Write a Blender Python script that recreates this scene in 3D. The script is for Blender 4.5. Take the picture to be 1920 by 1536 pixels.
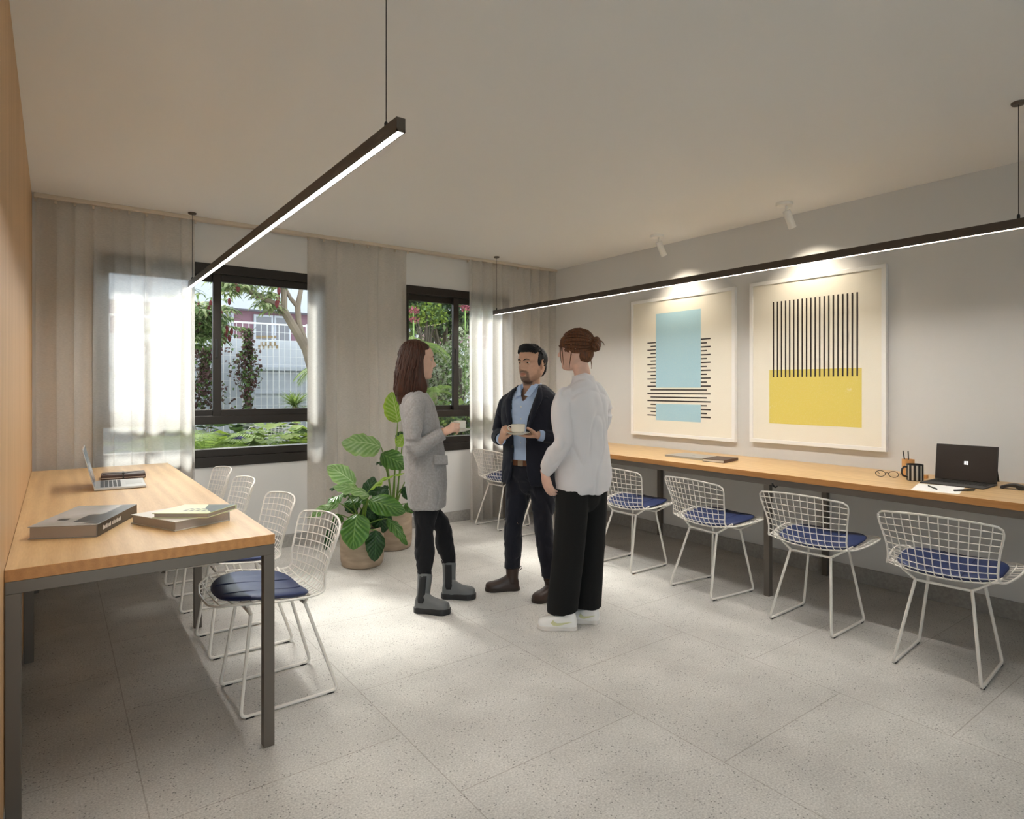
import bpy, bmesh, math, random
from mathutils import Vector, Matrix, noise
random.seed(7)
V = Vector
C = bpy.context.scene.collection
for o in list(bpy.data.objects): bpy.data.objects.remove(o)
PI = math.pi
# ---------------------------------------------------------------- camera (image taken as 1920 x 1536)
FPX = 1162.0; CAMZ = 1.32; HORY = 727.0
SA, CA = math.sin(math.radians(36.44)), math.cos(math.radians(36.44))
cam = bpy.data.objects.new('camera', bpy.data.cameras.new('camera')); C.objects.link(cam)
cam.location = (0, 0, CAMZ); cam.rotation_euler = (PI/2, 0, -math.radians(36.44))
cam.data.sensor_width = 36; cam.data.lens = 36*FPX/1920; cam.data.shift_y = (HORY-768)/1920
cam.data.clip_start = .05
bpy.context.scene.camera = cam
# ---------------------------------------------------------------- sky, sun, exposure
sc = bpy.context.scene
sc.view_settings.view_transform = 'Standard'; sc.view_settings.look = 'None'
sc.view_settings.gamma = 1; sc.view_settings.use_curve_mapping = False
sc.view_settings.exposure = 1.08
w = bpy.data.worlds.new('sky'); sc.world = w; w.use_nodes = True
nt = w.node_tree; bg = nt.nodes['Background']
sky = nt.nodes.new('ShaderNodeTexSky'); sky.sky_type = 'HOSEK_WILKIE'; sky.turbidity = 3.0; sky.ground_albedo = .4
sky.sun_direction = V((-.06, 1, .87)).normalized()
hs = nt.nodes.new('ShaderNodeHueSaturation'); hs.inputs['Saturation'].default_value = .35; tint = nt.nodes.new('ShaderNodeMix'); tint.data_type = 'RGBA'; tint.blend_type = 'MULTIPLY'; tint.inputs[0].default_value = 1; tint.inputs[7].default_value = (1, .965, .91, 1)
nt.links.new(sky.outputs[0], hs.inputs['Color']); nt.links.new(hs.outputs[0], tint.inputs[6]); nt.links.new(tint.outputs[2], bg.inputs[0]); bg.inputs[1].default_value = 12
SUNK = 3.4
sl = bpy.data.lights.new('sun', 'SUN'); sl.energy = SUNK; sl.angle = math.radians(11); sl.color = (1, .95, .86)
so = bpy.data.objects.new('sun', sl); C.objects.link(so)
so.rotation_euler = V((-.06, 1, .87)).to_track_quat('Z', 'Y').to_euler()
PEND = 88.0      # radiance of the pendant strips
# ---------------------------------------------------------------- pixel -> place helpers
def ray(px, py):
    u = (px-960)/FPX; v = (HORY-py)/FPX
    return V((SA+u*CA, CA-u*SA, v))
def at_d(px, py, d): return V((0, 0, CAMZ)) + ray(px, py)*d
def at_z(px, py, z): return at_d(px, py, (z-CAMZ)*FPX/(HORY-py))
def at_y(px, py, y): r = ray(px, py); return at_d(px, py, y/r.y)
def at_x(px, py, x): r = ray(px, py); return at_d(px, py, x/r.x)
# ---------------------------------------------------------------- naming helpers
def tag(o, label=None, cat=None, group=None, kind=None):
    if label: o['label'] = label
    if cat: o['category'] = cat
    if group: o['group'] = group
    if kind: o['kind'] = kind
    return o
def root(name, loc, label, cat, rz=0, group=None):
    o = bpy.data.objects.new(name, None); C.objects.link(o); o.empty_display_size = .05
    o.location = loc; o.rotation_euler = (0, 0, rz)
    return tag(o, label, cat, group)
def mat4(o):
    m = Matrix.LocRotScale(o.location, o.rotation_euler, o.scale)
    return mat4(o.parent) @ m if o.parent else m
def copy_tree(o, parent=None):
    c = o.copy(); C.objects.link(c); c.parent = parent
    for ch in [x for x in bpy.data.objects if x.parent == o]: copy_tree(ch, c)
    return c
# ---------------------------------------------------------------- mesh builder
class MB:
    def __init__(s): s.v = []; s.f = []; s.m = []; s.uv = None
    def add(s, vs, fs, mi=0):
        n = len(s.v); s.v += [V(p) for p in vs]; s.f += [tuple(i+n for i in f) for f in fs]; s.m += [mi]*len(fs)
        if s.uv is not None: s.uv += [(0, 0)]*len(vs)
        return s
    def box(s, a, b, mi=0, M=None):
        a, b = V(a), V(b)
        vs = [V((x, y, z)) for x in (a.x, b.x) for y in (a.y, b.y) for z in (a.z, b.z)]
        if M: vs = [M @ p for p in vs]
        return s.add(vs, [(0, 1, 3, 2), (4, 6, 7, 5), (0, 4, 5, 1), (2, 3, 7, 6), (0, 2, 6, 4), (1, 5, 7, 3)], mi)
    def poly(s, pts, mi=0): return s.add(pts, [tuple(range(len(pts)))], mi)
    def prism(s, pts, h, mi=0):
        h = V(h); n = len(pts); pts = [V(p) for p in pts]
        vs = pts + [p+h for p in pts]
        fs = [tuple(range(n))[::-1], tuple(range(n, 2*n))] + [(i, (i+1) % n, n+(i+1) % n, n+i) for i in range(n)]
        return s.add(vs, fs, mi)
    def rings(s, rings, mi=0, closed=True, caps=True):
        n = len(rings[0]); vs = [p for r in rings for p in r]; fs = []
        for i in range(len(rings)-1):
            for j in range(n if closed else n-1):
                k = (j+1) % n
                fs.append((i*n+j, i*n+k, (i+1)*n+k, (i+1)*n+j))
        if caps and closed:
            fs.append(tuple(range(n))[::-1]); fs.append(tuple((len(rings)-1)*n+j for j in range(n)))
        return s.add(vs, fs, mi)
    def tube(s, pts, r, n=6, closed=False, mi=0):
        pts = [V(p) for p in pts]; N = len(pts); rs = r if isinstance(r, (list, tuple)) else [r]*N
        up = None; rings = []
        for i, p in enumerate(pts):
            if closed: t = pts[(i+1) % N]-pts[i-1]
            else: t = pts[min(i+1, N-1)]-pts[max(i-1, 0)]
            if t.length < 1e-9: t = V((0, 0, 1))
            t.normalize()
            if up is None: up = V((0, 0, 1)) if abs(t.z) < .9 else V((1, 0, 0))
            a = t.cross(up)
            if a.length < 1e-6: a = t.orthogonal()
            a.normalize(); b = a.cross(t); up = b
            rings.append([p + a*math.cos(q)*rs[i] + b*math.sin(q)*rs[i] for q in [2*PI*k/n for k in range(n)]])
        if closed:
            base = len(s.v); s.rings(rings, mi, caps=False)
            for j in range(n):
                k = (j+1) % n
                s.f.append((base+(N-1)*n+j, base+(N-1)*n+k, base+k, base+j)); s.m.append(mi)
            return s
        return s.rings(rings, mi)
    def lathe(s, prof, c=(0, 0, 0), n=24, mi=0, M=None, caps=False):
        c = V(c); rings = []
        for r, z in prof:
            ring = [V((r*math.cos(2*PI*k/n), r*math.sin(2*PI*k/n), z)) for k in range(n)]
            if M: ring = [M @ p for p in ring]
            rings.append([c+p for p in ring])
        return s.rings(rings, mi, caps=caps)
    def ell(s, c, r, M=None, n=20, m=12, mi=0, e=1.0):
        c = V(c); rings = []
        for i in range(m+1):
            th = PI*i/m; sn = max(math.sin(th), 1e-3)**e
            ring = [V((r[0]*sn*math.cos(2*PI*k/n), r[1]*sn*math.sin(2*PI*k/n), r[2]*math.cos(th))) for k in range(n)]
            rings.append([c+(M @ p if M else p) for p in ring])
        return s.rings(rings[::-1], mi)
    def loft(s, pts, rad, side, n=20, mi=0, sub=4, e=2.0, cap=True):
        """smooth closed tube through pts; rad = (half width along side, half depth) for each"""
        pts = [V(p) for p in pts]; side = V(side).normalized()
        def cr(a, b, c_, d, t):
            return (b*2 + (c_-a)*t + (a*2-b*5+c_*4-d)*t*t + (b*3-a-c_*3+d)*t*t*t)*.5
        P = []; R = []; N = len(pts); rv = [V((r[0], r[1], 0)) for r in rad]
        for i in range(N-1):
            for k in range(sub):
                t = k/sub; g = lambda L, j: L[max(0, min(N-1, j))]
                P.append(cr(g(pts, i-1), pts[i], pts[i+1], g(pts, i+2), t))
                q = cr(g(rv, i-1), rv[i], rv[i+1], g(rv, i+2), t); R.append((max(q.x, .001), max(q.y, .001)))
        P.append(pts[-1]); R.append((rad[-1][0], rad[-1][1]))
        rings = []
        def ring(p, t, ra, rb):
            nn = t.cross(side)
            if nn.length < 1e-4: nn = t.orthogonal()
            nn.normalize(); ss = nn.cross(t)
            out = []
            for k in range(n):
                q = 2*PI*k/n; cx, sx = math.cos(q), math.sin(q)
                if e != 2.0:
                    cx = math.copysign(abs(cx)**(2/e), cx); sx = math.copysign(abs(sx)**(2/e), sx)
                out.append(p+ss*cx*ra+nn*sx*rb)
            return out
        M_ = len(P)
        T = [(P[min(i+1, M_-1)]-P[max(i-1, 0)]).normalized() for i in range(M_)]
        if cap in (True, 'start'):
            for a in (80, 50, 25):
                a = math.radians(a); k = min(R[0]); rings.append(ring(P[0]-T[0]*k*math.sin(a), T[0], R[0][0]*math.cos(a), R[0][1]*math.cos(a)))
        for p, t, r in zip(P, T, R): rings.append(ring(p, t, *r))
        if cap in (True, 'end'):
            for a in (25, 50, 80):
                a = math.radians(a); k = min(R[-1]); rings.append(ring(P[-1]+T[-1]*k*math.sin(a), T[-1], R[-1][0]*math.cos(a), R[-1][1]*math.cos(a)))
        return s.rings(rings, mi, caps=True)
    def build(s, name, mats, parent=None, smooth=False, world=True, bevel=0, weld=False, angle=40):
        me = bpy.data.meshes.new(name)
        vs = s.v
        if parent is not None and world:
            inv = mat4(parent).inverted(); vs = [inv @ p for p in vs]
        me.from_pydata([tuple(p) for p in vs], [], s.f)
        if not isinstance(mats, (list, tuple)): mats = [mats]
        for m in mats: me.materials.append(m)
        me.polygons.foreach_set('material_index', s.m)
        if s.uv is not None:
            ul = me.uv_layers.new(name='UVMap')
            for l in me.loops: ul.data[l.index].uv = s.uv[l.vertex_index]
        bm = bmesh.new(); bm.from_mesh(me)
        if weld: bmesh.ops.remove_doubles(bm, verts=bm.verts, dist=1e-4)
        bmesh.ops.recalc_face_normals(bm, faces=bm.faces)
        bm.to_mesh(me); bm.free()
        if smooth:
            me.polygons.foreach_set('use_smooth', [True]*len(me.polygons))
            if angle < 180:
                try: me.set_sharp_from_angle(angle=math.radians(angle))
                except Exception: pass
        me.update()
        o = bpy.data.objects.new(name, me); C.objects.link(o); o.parent = parent
        if bevel:
            b = o.modifiers.new('bevel', 'BEVEL'); b.width = bevel; b.segments = 2; b.limit_method = 'ANGLE'
        return o
def sculpt(name, mb, voxel, mats, parent, wr=0, wf=12, smooth=2, region=None, drape=0, ridge=0):
    """fuse overlapping shapes into ONE continuous surface"""
    me = bpy.data.meshes.new('tmp'); me.from_pydata([tuple(p) for p in mb.v], [], mb.f)
    bm = bmesh.new(); bm.from_mesh(me); bmesh.ops.recalc_face_normals(bm, faces=bm.faces); bm.to_mesh(me); bm.free()
    t = bpy.data.objects.new('tmp', me); C.objects.link(t)
    r = t.modifiers.new('r', 'REMESH'); r.mode = 'VOXEL'; r.voxel_size = voxel; r.use_smooth_shade = True
    if smooth:
        q = t.modifiers.new('s', 'SMOOTH'); q.iterations = smooth; q.factor = .5
    dg = bpy.context.evaluated_depsgraph_get(); dg.update()
    nm = bpy.data.meshes.new_from_object(t.evaluated_get(dg))
    bpy.data.objects.remove(t); bpy.data.meshes.remove(me)
    nm.name = name
    bm = bmesh.new(); bm.from_mesh(nm); bm.normal_update()
    if wr or drape:
        mv = []
        for v in bm.verts:
            p = v.co; a = 0
            if wr:
                a += wr*noise.noise(V((p.x*wf, p.y*wf, p.z*wf*.45)))+wr*.5*noise.noise(V((p.x*wf*2.3, p.y*wf*2.3, p.z*wf*1.6+5)))
                if ridge: a += ridge*max(0, 1-abs(noise.noise(V((p.x*wf*1.1+3, p.y*wf*1.1, p.z*wf*.6))))*5)**1.5*(.4+.8*abs(noise.noise(p*4.3)))
            if drape: a += drape(p)
            mv.append(v.normal*a)
        for v, d in zip(bm.verts, mv): v.co += d
    if not isinstance(mats, (list, tuple)): mats = [mats]
    nm.materials.clear()
    for m in mats: nm.materials.append(m)
    if region:       # natural colour zones of the skin: lips, beard, shaved stubble
        cl = bm.verts.layers.float_color.new('tint')
        for v in bm.verts: v[cl] = (*region(v.co), 1)
    inv = mat4(parent).inverted() if parent else Matrix()
    for v in bm.verts: v.co = inv @ v.co
    for f in bm.faces: f.smooth = True
    bm.to_mesh(nm); bm.free()
    o = bpy.data.objects.new(name, nm); C.objects.link(o); o.parent = parent
    return o
# ---------------------------------------------------------------- materials
def lin(c):
    if isinstance(c, str):
        c = [int(c[i:i+2], 16)/255 for i in (1, 3, 5)]
        c = [x/12.92 if x <= .04045 else ((x+.055)/1.055)**2.4 for x in c]
    return (*c, 1)
def nmat(name):
    m = bpy.data.materials.new(name); m.use_nodes = True; nt = m.node_tree
    return m, nt, nt.nodes['Principled BSDF'], nt.nodes, nt.links
def mat(name, col, rough=.5, metal=0, bump=0, bscale=200, var=0, vscale=8, col2=None, stretch=None, spec=.5, sheen=0):
    m, nt, b, N, L = nmat(name)
    b.inputs['Base Color'].default_value = lin(col); b.inputs['Roughness'].default_value = rough
    b.inputs['Metallic'].default_value = metal; b.inputs['Specular IOR Level'].default_value = spec
    if sheen: b.inputs['Sheen Weight'].default_value = sheen
    tc = N.new('ShaderNodeTexCoord'); mp = N.new('ShaderNodeMapping'); L.new(tc.outputs['Object'], mp.inputs[0])
    if stretch: mp.inputs['Scale'].default_value = stretch
    if var or col2:
        n = N.new('ShaderNodeTexNoise'); n.inputs['Scale'].default_value = vscale; n.inputs['Detail'].default_value = 6
        L.new(mp.outputs[0], n.inputs['Vector'])
        mx = N.new('ShaderNodeMix'); mx.data_type = 'RGBA'
        c1 = lin(col); c2 = lin(col2) if col2 else tuple(x*(1-var) for x in c1[:3])+(1,)
        mx.inputs[6].default_value = c1; mx.inputs[7].default_value = c2
        r = N.new('ShaderNodeMapRange'); r.inputs[1].default_value = .35; r.inputs[2].default_value = .65
        L.new(n.outputs[0], r.inputs[0]); L.new(r.outputs[0], mx.inputs[0]); L.new(mx.outputs[2], b.inputs['Base Color'])
    if bump:
        n = N.new('ShaderNodeTexNoise'); n.inputs['Scale'].default_value = bscale; n.inputs['Detail'].default_value = 3
        L.new(mp.outputs[0], n.inputs['Vector'])
        bp = N.new('ShaderNodeBump'); bp.inputs['Strength'].default_value = bump; bp.inputs['Distance'].default_value = .002
        L.new(n.outputs[0], bp.inputs['Height']); L.new(bp.outputs[0], b.inputs['Normal'])
    return m
def wood(name, c1, c2, axis='Y', rough=.42, sc_=1.0):
    m, nt, b, N, L = nmat(name)
    tc = N.new('ShaderNodeTexCoord'); mp = N.new('ShaderNodeMapping'); L.new(tc.outputs['Object'], mp.inputs[0])
    s = {'X': (1.2, 14, 14), 'Y': (14, 1.2, 14), 'Z': (14, 14, .8)}[axis]; mp.inputs['Scale'].default_value = tuple(x*sc_ for x in s)
    n = N.new('ShaderNodeTexNoise'); n.inputs['Scale'].default_value = 1.6; n.inputs['Detail'].default_value = 5; n.inputs['Distortion'].default_value = .6
    L.new(mp.outputs[0], n.inputs['Vector'])
    n2 = N.new('ShaderNodeTexNoise'); n2.inputs['Scale'].default_value = 14; n2.inputs['Detail'].default_value = 4; L.new(mp.outputs[0], n2.inputs['Vector'])
    wv = N.new('ShaderNodeTexWave'); wv.bands_direction = {'X': 'Y', 'Y': 'X', 'Z': 'X'}[axis]
    wv.inputs['Scale'].default_value = .35; wv.inputs['Distortion'].default_value = 7; wv.inputs['Detail'].default_value = 3; L.new(mp.outputs[0], wv.inputs['Vector'])
    a = N.new('ShaderNodeMath'); a.operation = 'MULTIPLY_ADD'; a.inputs[1].default_value = .14; L.new(wv.outputs['Fac'], a.inputs[0])
    mm = N.new('ShaderNodeMath'); mm.operation = 'MULTIPLY_ADD'; mm.inputs[1].default_value = .35; L.new(n2.outputs[0], mm.inputs[0]); 
    k = N.new('ShaderNodeMath'); k.operation = 'MULTIPLY'; k.inputs[1].default_value = .5; L.new(n.outputs[0], k.inputs[0])
    L.new(k.outputs[0], mm.inputs[2]); L.new(mm.outputs[0], a.inputs[2])
    cr = N.new('ShaderNodeValToRGB'); cr.color_ramp.elements[0].position = .25; cr.color_ramp.elements[1].position = .68
    cr.color_ramp.elements[0].color = lin(c1); cr.color_ramp.elements[1].color = lin(c2); L.new(a.outputs[0], cr.inputs[0])
    L.new(cr.outputs[0], b.inputs['Base Color']); b.inputs['Roughness'].default_value = rough
    bp = N.new('ShaderNodeBump'); bp.inputs['Strength'].default_value = .12; bp.inputs['Distance'].default_value = .001
    L.new(n2.outputs[0], bp.inputs['Height']); L.new(bp.outputs[0], b.inputs['Normal'])
    return m
def leafmat(name, c1, c2, trans=.35, rough=.75, vs=30):
    m = mat(name, c1, rough, col2=c2, vscale=vs); nt = m.node_tree; N = nt.nodes; L = nt.links; b = N['Principled BSDF']
    t = N.new('ShaderNodeBsdfTranslucent'); mx = N.new('ShaderNodeMixShader'); mx.inputs[0].default_value = trans
    col = b.inputs['Base Color'].links[0].from_socket; L.new(col, t.inputs[0])
    L.new(b.outputs[0], mx.inputs[1]); L.new(t.outputs[0], mx.inputs[2]); L.new(mx.outputs[0], N['Material Output'].inputs[0])
    return m
def stripe_leaf(name, dark, light, edge):
    """broad leaf with curved light veins, from its own uv"""
    m, nt, b, N, L = nmat(name)
    uv = N.new('ShaderNodeUVMap'); sp = N.new('ShaderNodeSeparateXYZ'); L.new(uv.outputs[0], sp.inputs[0])
    def M(op, a, bb=None, c=None):
        n = N.new('ShaderNodeMath'); n.operation = op
        for i, x in enumerate((a, bb, c)):
            if x is None: continue
            if isinstance(x, (int, float)): n.inputs[i].default_value = x
            else: L.new(x, n.inputs[i])
        return n.outputs[0]
    au = M('ABSOLUTE', sp.outputs[0])
    s = M('SUBTRACT', sp.outputs[1], M('MULTIPLY', M('POWER', au, .8), .33))
    st = M('SINE', M('MULTIPLY', s, 46.0)); st = M('MULTIPLY_ADD', st, .5, .5); st = M('POWER', st, 1.6)
    n = N.new('ShaderNodeTexNoise'); n.inputs['Scale'].default_value = 6; L.new(uv.outputs[0], n.inputs[0])
    st = M('MULTIPLY', st, M('MULTIPLY_ADD', n.outputs[0], 1.0, .0))
    mid = M('LESS_THAN', au, .035)
    f = M('MAXIMUM', st, mid)
    mx = N.new('ShaderNodeMix'); mx.data_type = 'RGBA'; mx.inputs[6].default_value = lin(dark); mx.inputs[7].default_value = lin(light); L.new(f, mx.inputs[0])
    m2 = N.new('ShaderNodeMix'); m2.data_type = 'RGBA'; m2.inputs[7].default_value = lin(edge)
    e = N.new('ShaderNodeMapRange'); e.inputs[1].default_value = .7; e.inputs[2].default_value = 1.05; L.new(au, e.inputs[0])
    L.new(mx.outputs[2], m2.inputs[6]); L.new(e.outputs[0], m2.inputs[0])
    L.new(m2.outputs[2], b.inputs['Base Color']); b.inputs['Roughness'].default_value = .33
    bp = N.new('ShaderNodeBump'); bp.inputs['Strength'].default_value = .5; bp.inputs['Distance'].default_value = .004
    L.new(M('SINE', M('MULTIPLY', s, 46.0)), bp.inputs['Height']); L.new(bp.outputs[0], b.inputs['Normal'])
    t = N.new('ShaderNodeBsdfTranslucent'); L.new(m2.outputs[2], t.inputs[0]); ms = N.new('ShaderNodeMixShader'); ms.inputs[0].default_value = .3
    L.new(b.outputs[0], ms.inputs[1]); L.new(t.outputs[0], ms.inputs[2]); L.new(ms.outputs[0], N['Material Output'].inputs[0])
    return m
def emis(name, col, k):
    m, nt, b, N, L = nmat(name); e = N.new('ShaderNodeEmission'); e.inputs[0].default_value = lin(col); e.inputs[1].default_value = k
    L.new(e.outputs[0], N['Material Output'].inputs[0]); return m
def sheer():
    m, nt, b, N, L = nmat('sheer_linen')
    tc = N.new('ShaderNodeTexCoord')
    t = N.new('ShaderNodeBsdfTranslucent'); t.inputs[0].default_value = (.95, .93, .90, 1)
    d = N.new('ShaderNodeBsdfDiffuse'); d.inputs[0].default_value = (.43, .375, .32, 1)
    a = N.new('ShaderNodeMixShader'); a.inputs[0].default_value = .80; L.new(d.outputs[0], a.inputs[1]); L.new(t.outputs[0], a.inputs[2])
    tr = N.new('ShaderNodeBsdfTransparent'); tr.inputs[0].default_value = (1, 1, 1, 1)
    mx = N.new('ShaderNodeMixShader')
    n = N.new('ShaderNodeTexNoise'); n.inputs['Scale'].default_value = 60; n.inputs['Detail'].default_value = 4
    mp = N.new('ShaderNodeMapping'); mp.inputs['Scale'].default_value = (1, 1, 9); L.new(tc.outputs['Object'], mp.inputs[0]); L.new(mp.outputs[0], n.inputs[0])
    r = N.new('ShaderNodeMapRange'); r.inputs[1].default_value = .3; r.inputs[2].default_value = .7; r.inputs[3].default_value = .68; r.inputs[4].default_value = .84
    L.new(n.outputs[0], r.inputs[0]); L.new(r.outputs[0], mx.inputs[0]); L.new(tr.outputs[0], mx.inputs[1]); L.new(a.outputs[0], mx.inputs[2])
    L.new(mx.outputs[0], N['Material Output'].inputs[0]); return m
def glassmat():
    m, nt, b, N, L = nmat('window_glass')
    tr = N.new('ShaderNodeBsdfTransparent'); tr.inputs[0].default_value = (.93, .95, .95, 1); g = N.new('ShaderNodeBsdfGlossy'); g.inputs['Roughness'].default_value = .02
    fr = N.new('ShaderNodeFresnel'); fr.inputs[0].default_value = 1.4; mx = N.new('ShaderNodeMixShader')
    L.new(fr.outputs[0], mx.inputs[0]); L.new(tr.outputs[0], mx.inputs[1]); L.new(g.outputs[0], mx.inputs[2]); L.new(mx.outputs[0], N['Material Output'].inputs[0]); return m
def floormat():
    m, nt, b, N, L = nmat('stone_tile')
    tc = N.new('ShaderNodeTexCoord'); sp = N.new('ShaderNodeSeparateXYZ'); L.new(tc.outputs['Object'], sp.inputs[0])
    cb = N.new('ShaderNodeCombineXYZ')
    ax = N.new('ShaderNodeMath'); ax.operation = 'ADD'; ax.inputs[1].default_value = -.067-.415+8.31; L.new(sp.outputs[1], ax.inputs[0])   # cross joints
    ay = N.new('ShaderNodeMath'); ay.operation = 'ADD'; ay.inputs[1].default_value = -.234+8.32+.832; L.new(sp.outputs[0], ay.inputs[0])
    L.new(ax.outputs[0], cb.inputs[0]); L.new(ay.outputs[0], cb.inputs[1])
    br = N.new('ShaderNodeTexBrick'); br.offset = .5; br.inputs['Scale'].default_value = 1; br.inputs['Brick Width'].default_value = .831; br.inputs['Row Height'].default_value = .832
    br.inputs['Mortar Size'].default_value = .0022; br.inputs['Mortar Smooth'].default_value = .1; L.new(cb.outputs[0], br.inputs[0])
    br.inputs['Color1'].default_value = (.59, .57, .54, 1); br.inputs['Color2'].default_value = (.56, .54, .51, 1); br.inputs['Mortar'].default_value = (.42, .39, .36, 1)
    def nz(s, d): n = N.new('ShaderNodeTexNoise'); n.inputs['Scale'].default_value = s; n.inputs['Detail'].default_value = d; L.new(tc.outputs['Object'], n.inputs[0]); return n.outputs[0]
    def mr(x, a, b_, c, d): r = N.new('ShaderNodeMapRange'); r.inputs[1].default_value = a; r.inputs[2].default_value = b_; r.inputs[3].default_value = c; r.inputs[4].default_value = d; L.new(x, r.inputs[0]); return r.outputs[0]
    def mul(a, b_):
        n = N.new('ShaderNodeMath'); n.operation = 'MULTIPLY'; L.new(a, n.inputs[0]); L.new(b_, n.inputs[1]); return n.outputs[0]
    big = mr(nz(2.6, 8), .3, .7, .82, 1.10); fine = mr(nz(150, 3), .3, .7, .76, 1.16)
    vo = N.new('ShaderNodeTexVoronoi'); vo.inputs['Scale'].default_value = 75; vo.inputs['Randomness'].default_value = 1; L.new(tc.outputs['Object'], vo.inputs[0])
    spk = mr(vo.outputs['Distance'], .14, .26, .42, 1.0)
    msk = mr(nz(11, 3), .46, .58, 0, 1)                          # pits only here and there
    sm = N.new('ShaderNodeMath'); sm.operation = 'MAXIMUM'; L.new(spk, sm.inputs[0]); iv = N.new('ShaderNodeMath'); iv.operation = 'SUBTRACT'; iv.inputs[0].default_value = 1; L.new(msk, iv.inputs[1]); L.new(iv.outputs[0], sm.inputs[1])
    tot = mul(mul(big, fine), sm.outputs[0])
    hs = N.new('ShaderNodeVectorMath'); hs.operation = 'SCALE'; L.new(br.outputs[0], hs.inputs[0]); L.new(tot, hs.inputs['Scale'])
    L.new(hs.outputs[0], b.inputs['Base Color']); b.inputs['Roughness'].default_value = .62; b.inputs['Specular IOR Level'].default_value = .35
    h = N.new('ShaderNodeMath'); h.operation = 'SUBTRACT'; L.new(tot, h.inputs[0]); L.new(br.outputs['Fac'], h.inputs[1])
    bp = N.new('ShaderNodeBump'); bp.inputs['Strength'].default_value = .35; bp.inputs['Distance'].default_value = .002
    L.new(h.outputs[0], bp.inputs['Height']); L.new(bp.outputs[0], b.inputs['Normal']); return m
M_ = {}
M_['wall'] = mat('grey_paint', (.62, .61, .595), .75, bump=.05, bscale=300)
M_['ceil'] = mat('white_paint', (.76, .75, .735), .85)
M_['floor'] = floormat()
M_['base'] = mat('stone_skirting', (.36, .34, .315), .7, var=.2, vscale=60)
M_['oakwall'] = wood('oak_panel', '#B68F62', '#D2AB7D', 'Z', .5)
M_['oak'] = wood('oak_top', '#B08B5C', '#D2B282', 'Y', .36)
M_['edge'] = wood('oak_edge_shaded', '#AE7640', '#CC9458', 'Y', .45, 2)  # browner than the top: shade on the desk edges put into the colour
M_['steel'] = mat('bronze_steel', (.15, .13, .11), .42, .5)
M_['frame'] = mat('dark_bronze_frame', (.022, .017, .014), .42, .3)
M_['track'] = mat('beige_track', (.55, .47, .38), .6)
M_['sheer'] = sheer(); M_['glass'] = glassmat()
M_['wire'] = mat('cream_wire', (.78, .74, .68), .35)
M_['cush'] = mat('navy_cushion', (.022, .036, .11), .42, bump=.08, bscale=500)
M_['black'] = mat('black_rubber', (.012, .012, .012), .5)
M_['lampbody'] = mat('bronze_lamp', (.085, .066, .052), .4, .4)
M_['strip'] = emis('lamp_diffuser', (1, .96, .90), PEND)
M_['spotw'] = mat('white_spot', (.8, .78, .74), .4)
M_['white'] = mat('white_lacquer', (.82, .81, .79), .4)
M_['cup'] = mat('cream_porcelain', (.74, .71, .62), .2)
# ================================================================ the room
WX, WY, CH = 4.39, 5.24, 2.598
def struct(name, mb, m, **k): o = mb.build(name, m, **k); o['kind'] = 'structure'; return o
struct('floor', MB().box((-3.2, -3.7, -.1), (WX+.15, WY+.22, 0)), M_['floor'])
struct('ceiling', MB().box((-3.2, -3.7, CH), (WX+.15, WY+.22, CH+.12)), M_['ceil'])
struct('wall_right', MB().box((WX, -3.6, 0), (WX+.15, WY+.22, CH)), M_['wall'])
WIN = [(.211, 1.865), (2.598, 3.83)]; WZ0, WZ1 = .705, 2.28
mb = MB(); xs = [-.3, WIN[0][0], WIN[0][1], WIN[1][0], WIN[1][1], WX]
for a, b in ((0, 1), (2, 3), (4, 5)): mb.box((xs[a], WY, 0), (xs[b], WY+.2, CH))
for a, b in WIN:
    mb.box((a, WY, 0), (b, WY+.2, WZ0)); mb.box((a, WY, WZ1), (b, WY+.2, CH))
struct('wall_window', mb, M_['wall'])
struct('wall_left', MB().box((-.24, 1.3, .07), (-.12, WY, CH)), M_['oakwall'])
struct('baseboard_left', MB().box((-.235, 1.31, 0), (-.13, WY, .07)), M_['base'])
struct('baseboard_right', MB().box((WX-.012, -3.5, 0), (WX, WY-.012, .105)), M_['base'], bevel=.002)
struct('baseboard_window', MB().box((-.12, WY-.012, 0), (WX-.012, WY, .105)), M_['base'], bevel=.002)
struct('wall_return', MB().box((-3.1, 1.3, 0), (-.24, 1.42, CH)), M_['wall'])
struct('wall_rear_left', MB().box((-3.2, -3.6, 0), (-3.1, 1.42, CH)), M_['wall'])
mb = MB(); mb.box((-3.1, -3.6, 0), (-2.2, -3.5, CH)); mb.box((1.4, -3.6, 0), (WX, -3.5, CH)); mb.box((-2.2, -3.6, 2.35), (1.4, -3.5, CH)); mb.box((-2.2, -3.6, 0), (1.4, -3.5, .1))  # opening in the rear wall added and sized for fill light
struct('wall_rear', mb, M_['wall'])
def portal(loc, rx, sx, sy):
    l = bpy.data.lights.new('window_portal', 'AREA'); l.shape = 'RECTANGLE'; l.size = sx; l.size_y = sy; l.cycles.is_portal = True
    o = bpy.data.objects.new('window_portal', l); C.objects.link(o); o.location = loc; o.rotation_euler = (rx, 0, 0)
portal((-.4, -3.62, 1.22), PI/2, 3.6, 2.25)
# added rear glazing, unseen behind the camera, lets in sky fill light
r3 = root('rear_fill_window', (-.4, -3.55, .1), None, None); r3['kind'] = 'structure'
mb = MB()
for x in (-2.2, -1.0, .2, 1.36): mb.box((x, -3.57, .1), (x+.04, -3.53, 2.35))
mb.box((-2.2, -3.57, .1), (1.4, -3.53, .15)); mb.box((-2.2, -3.57, 2.3), (1.4, -3.53, 2.35)); mb.build('window_frame', M_['frame'], r3)
MB().box((-2.18, -3.553, .12), (1.38, -3.547, 2.33)).build('pane', M_['glass'], r3)

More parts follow.
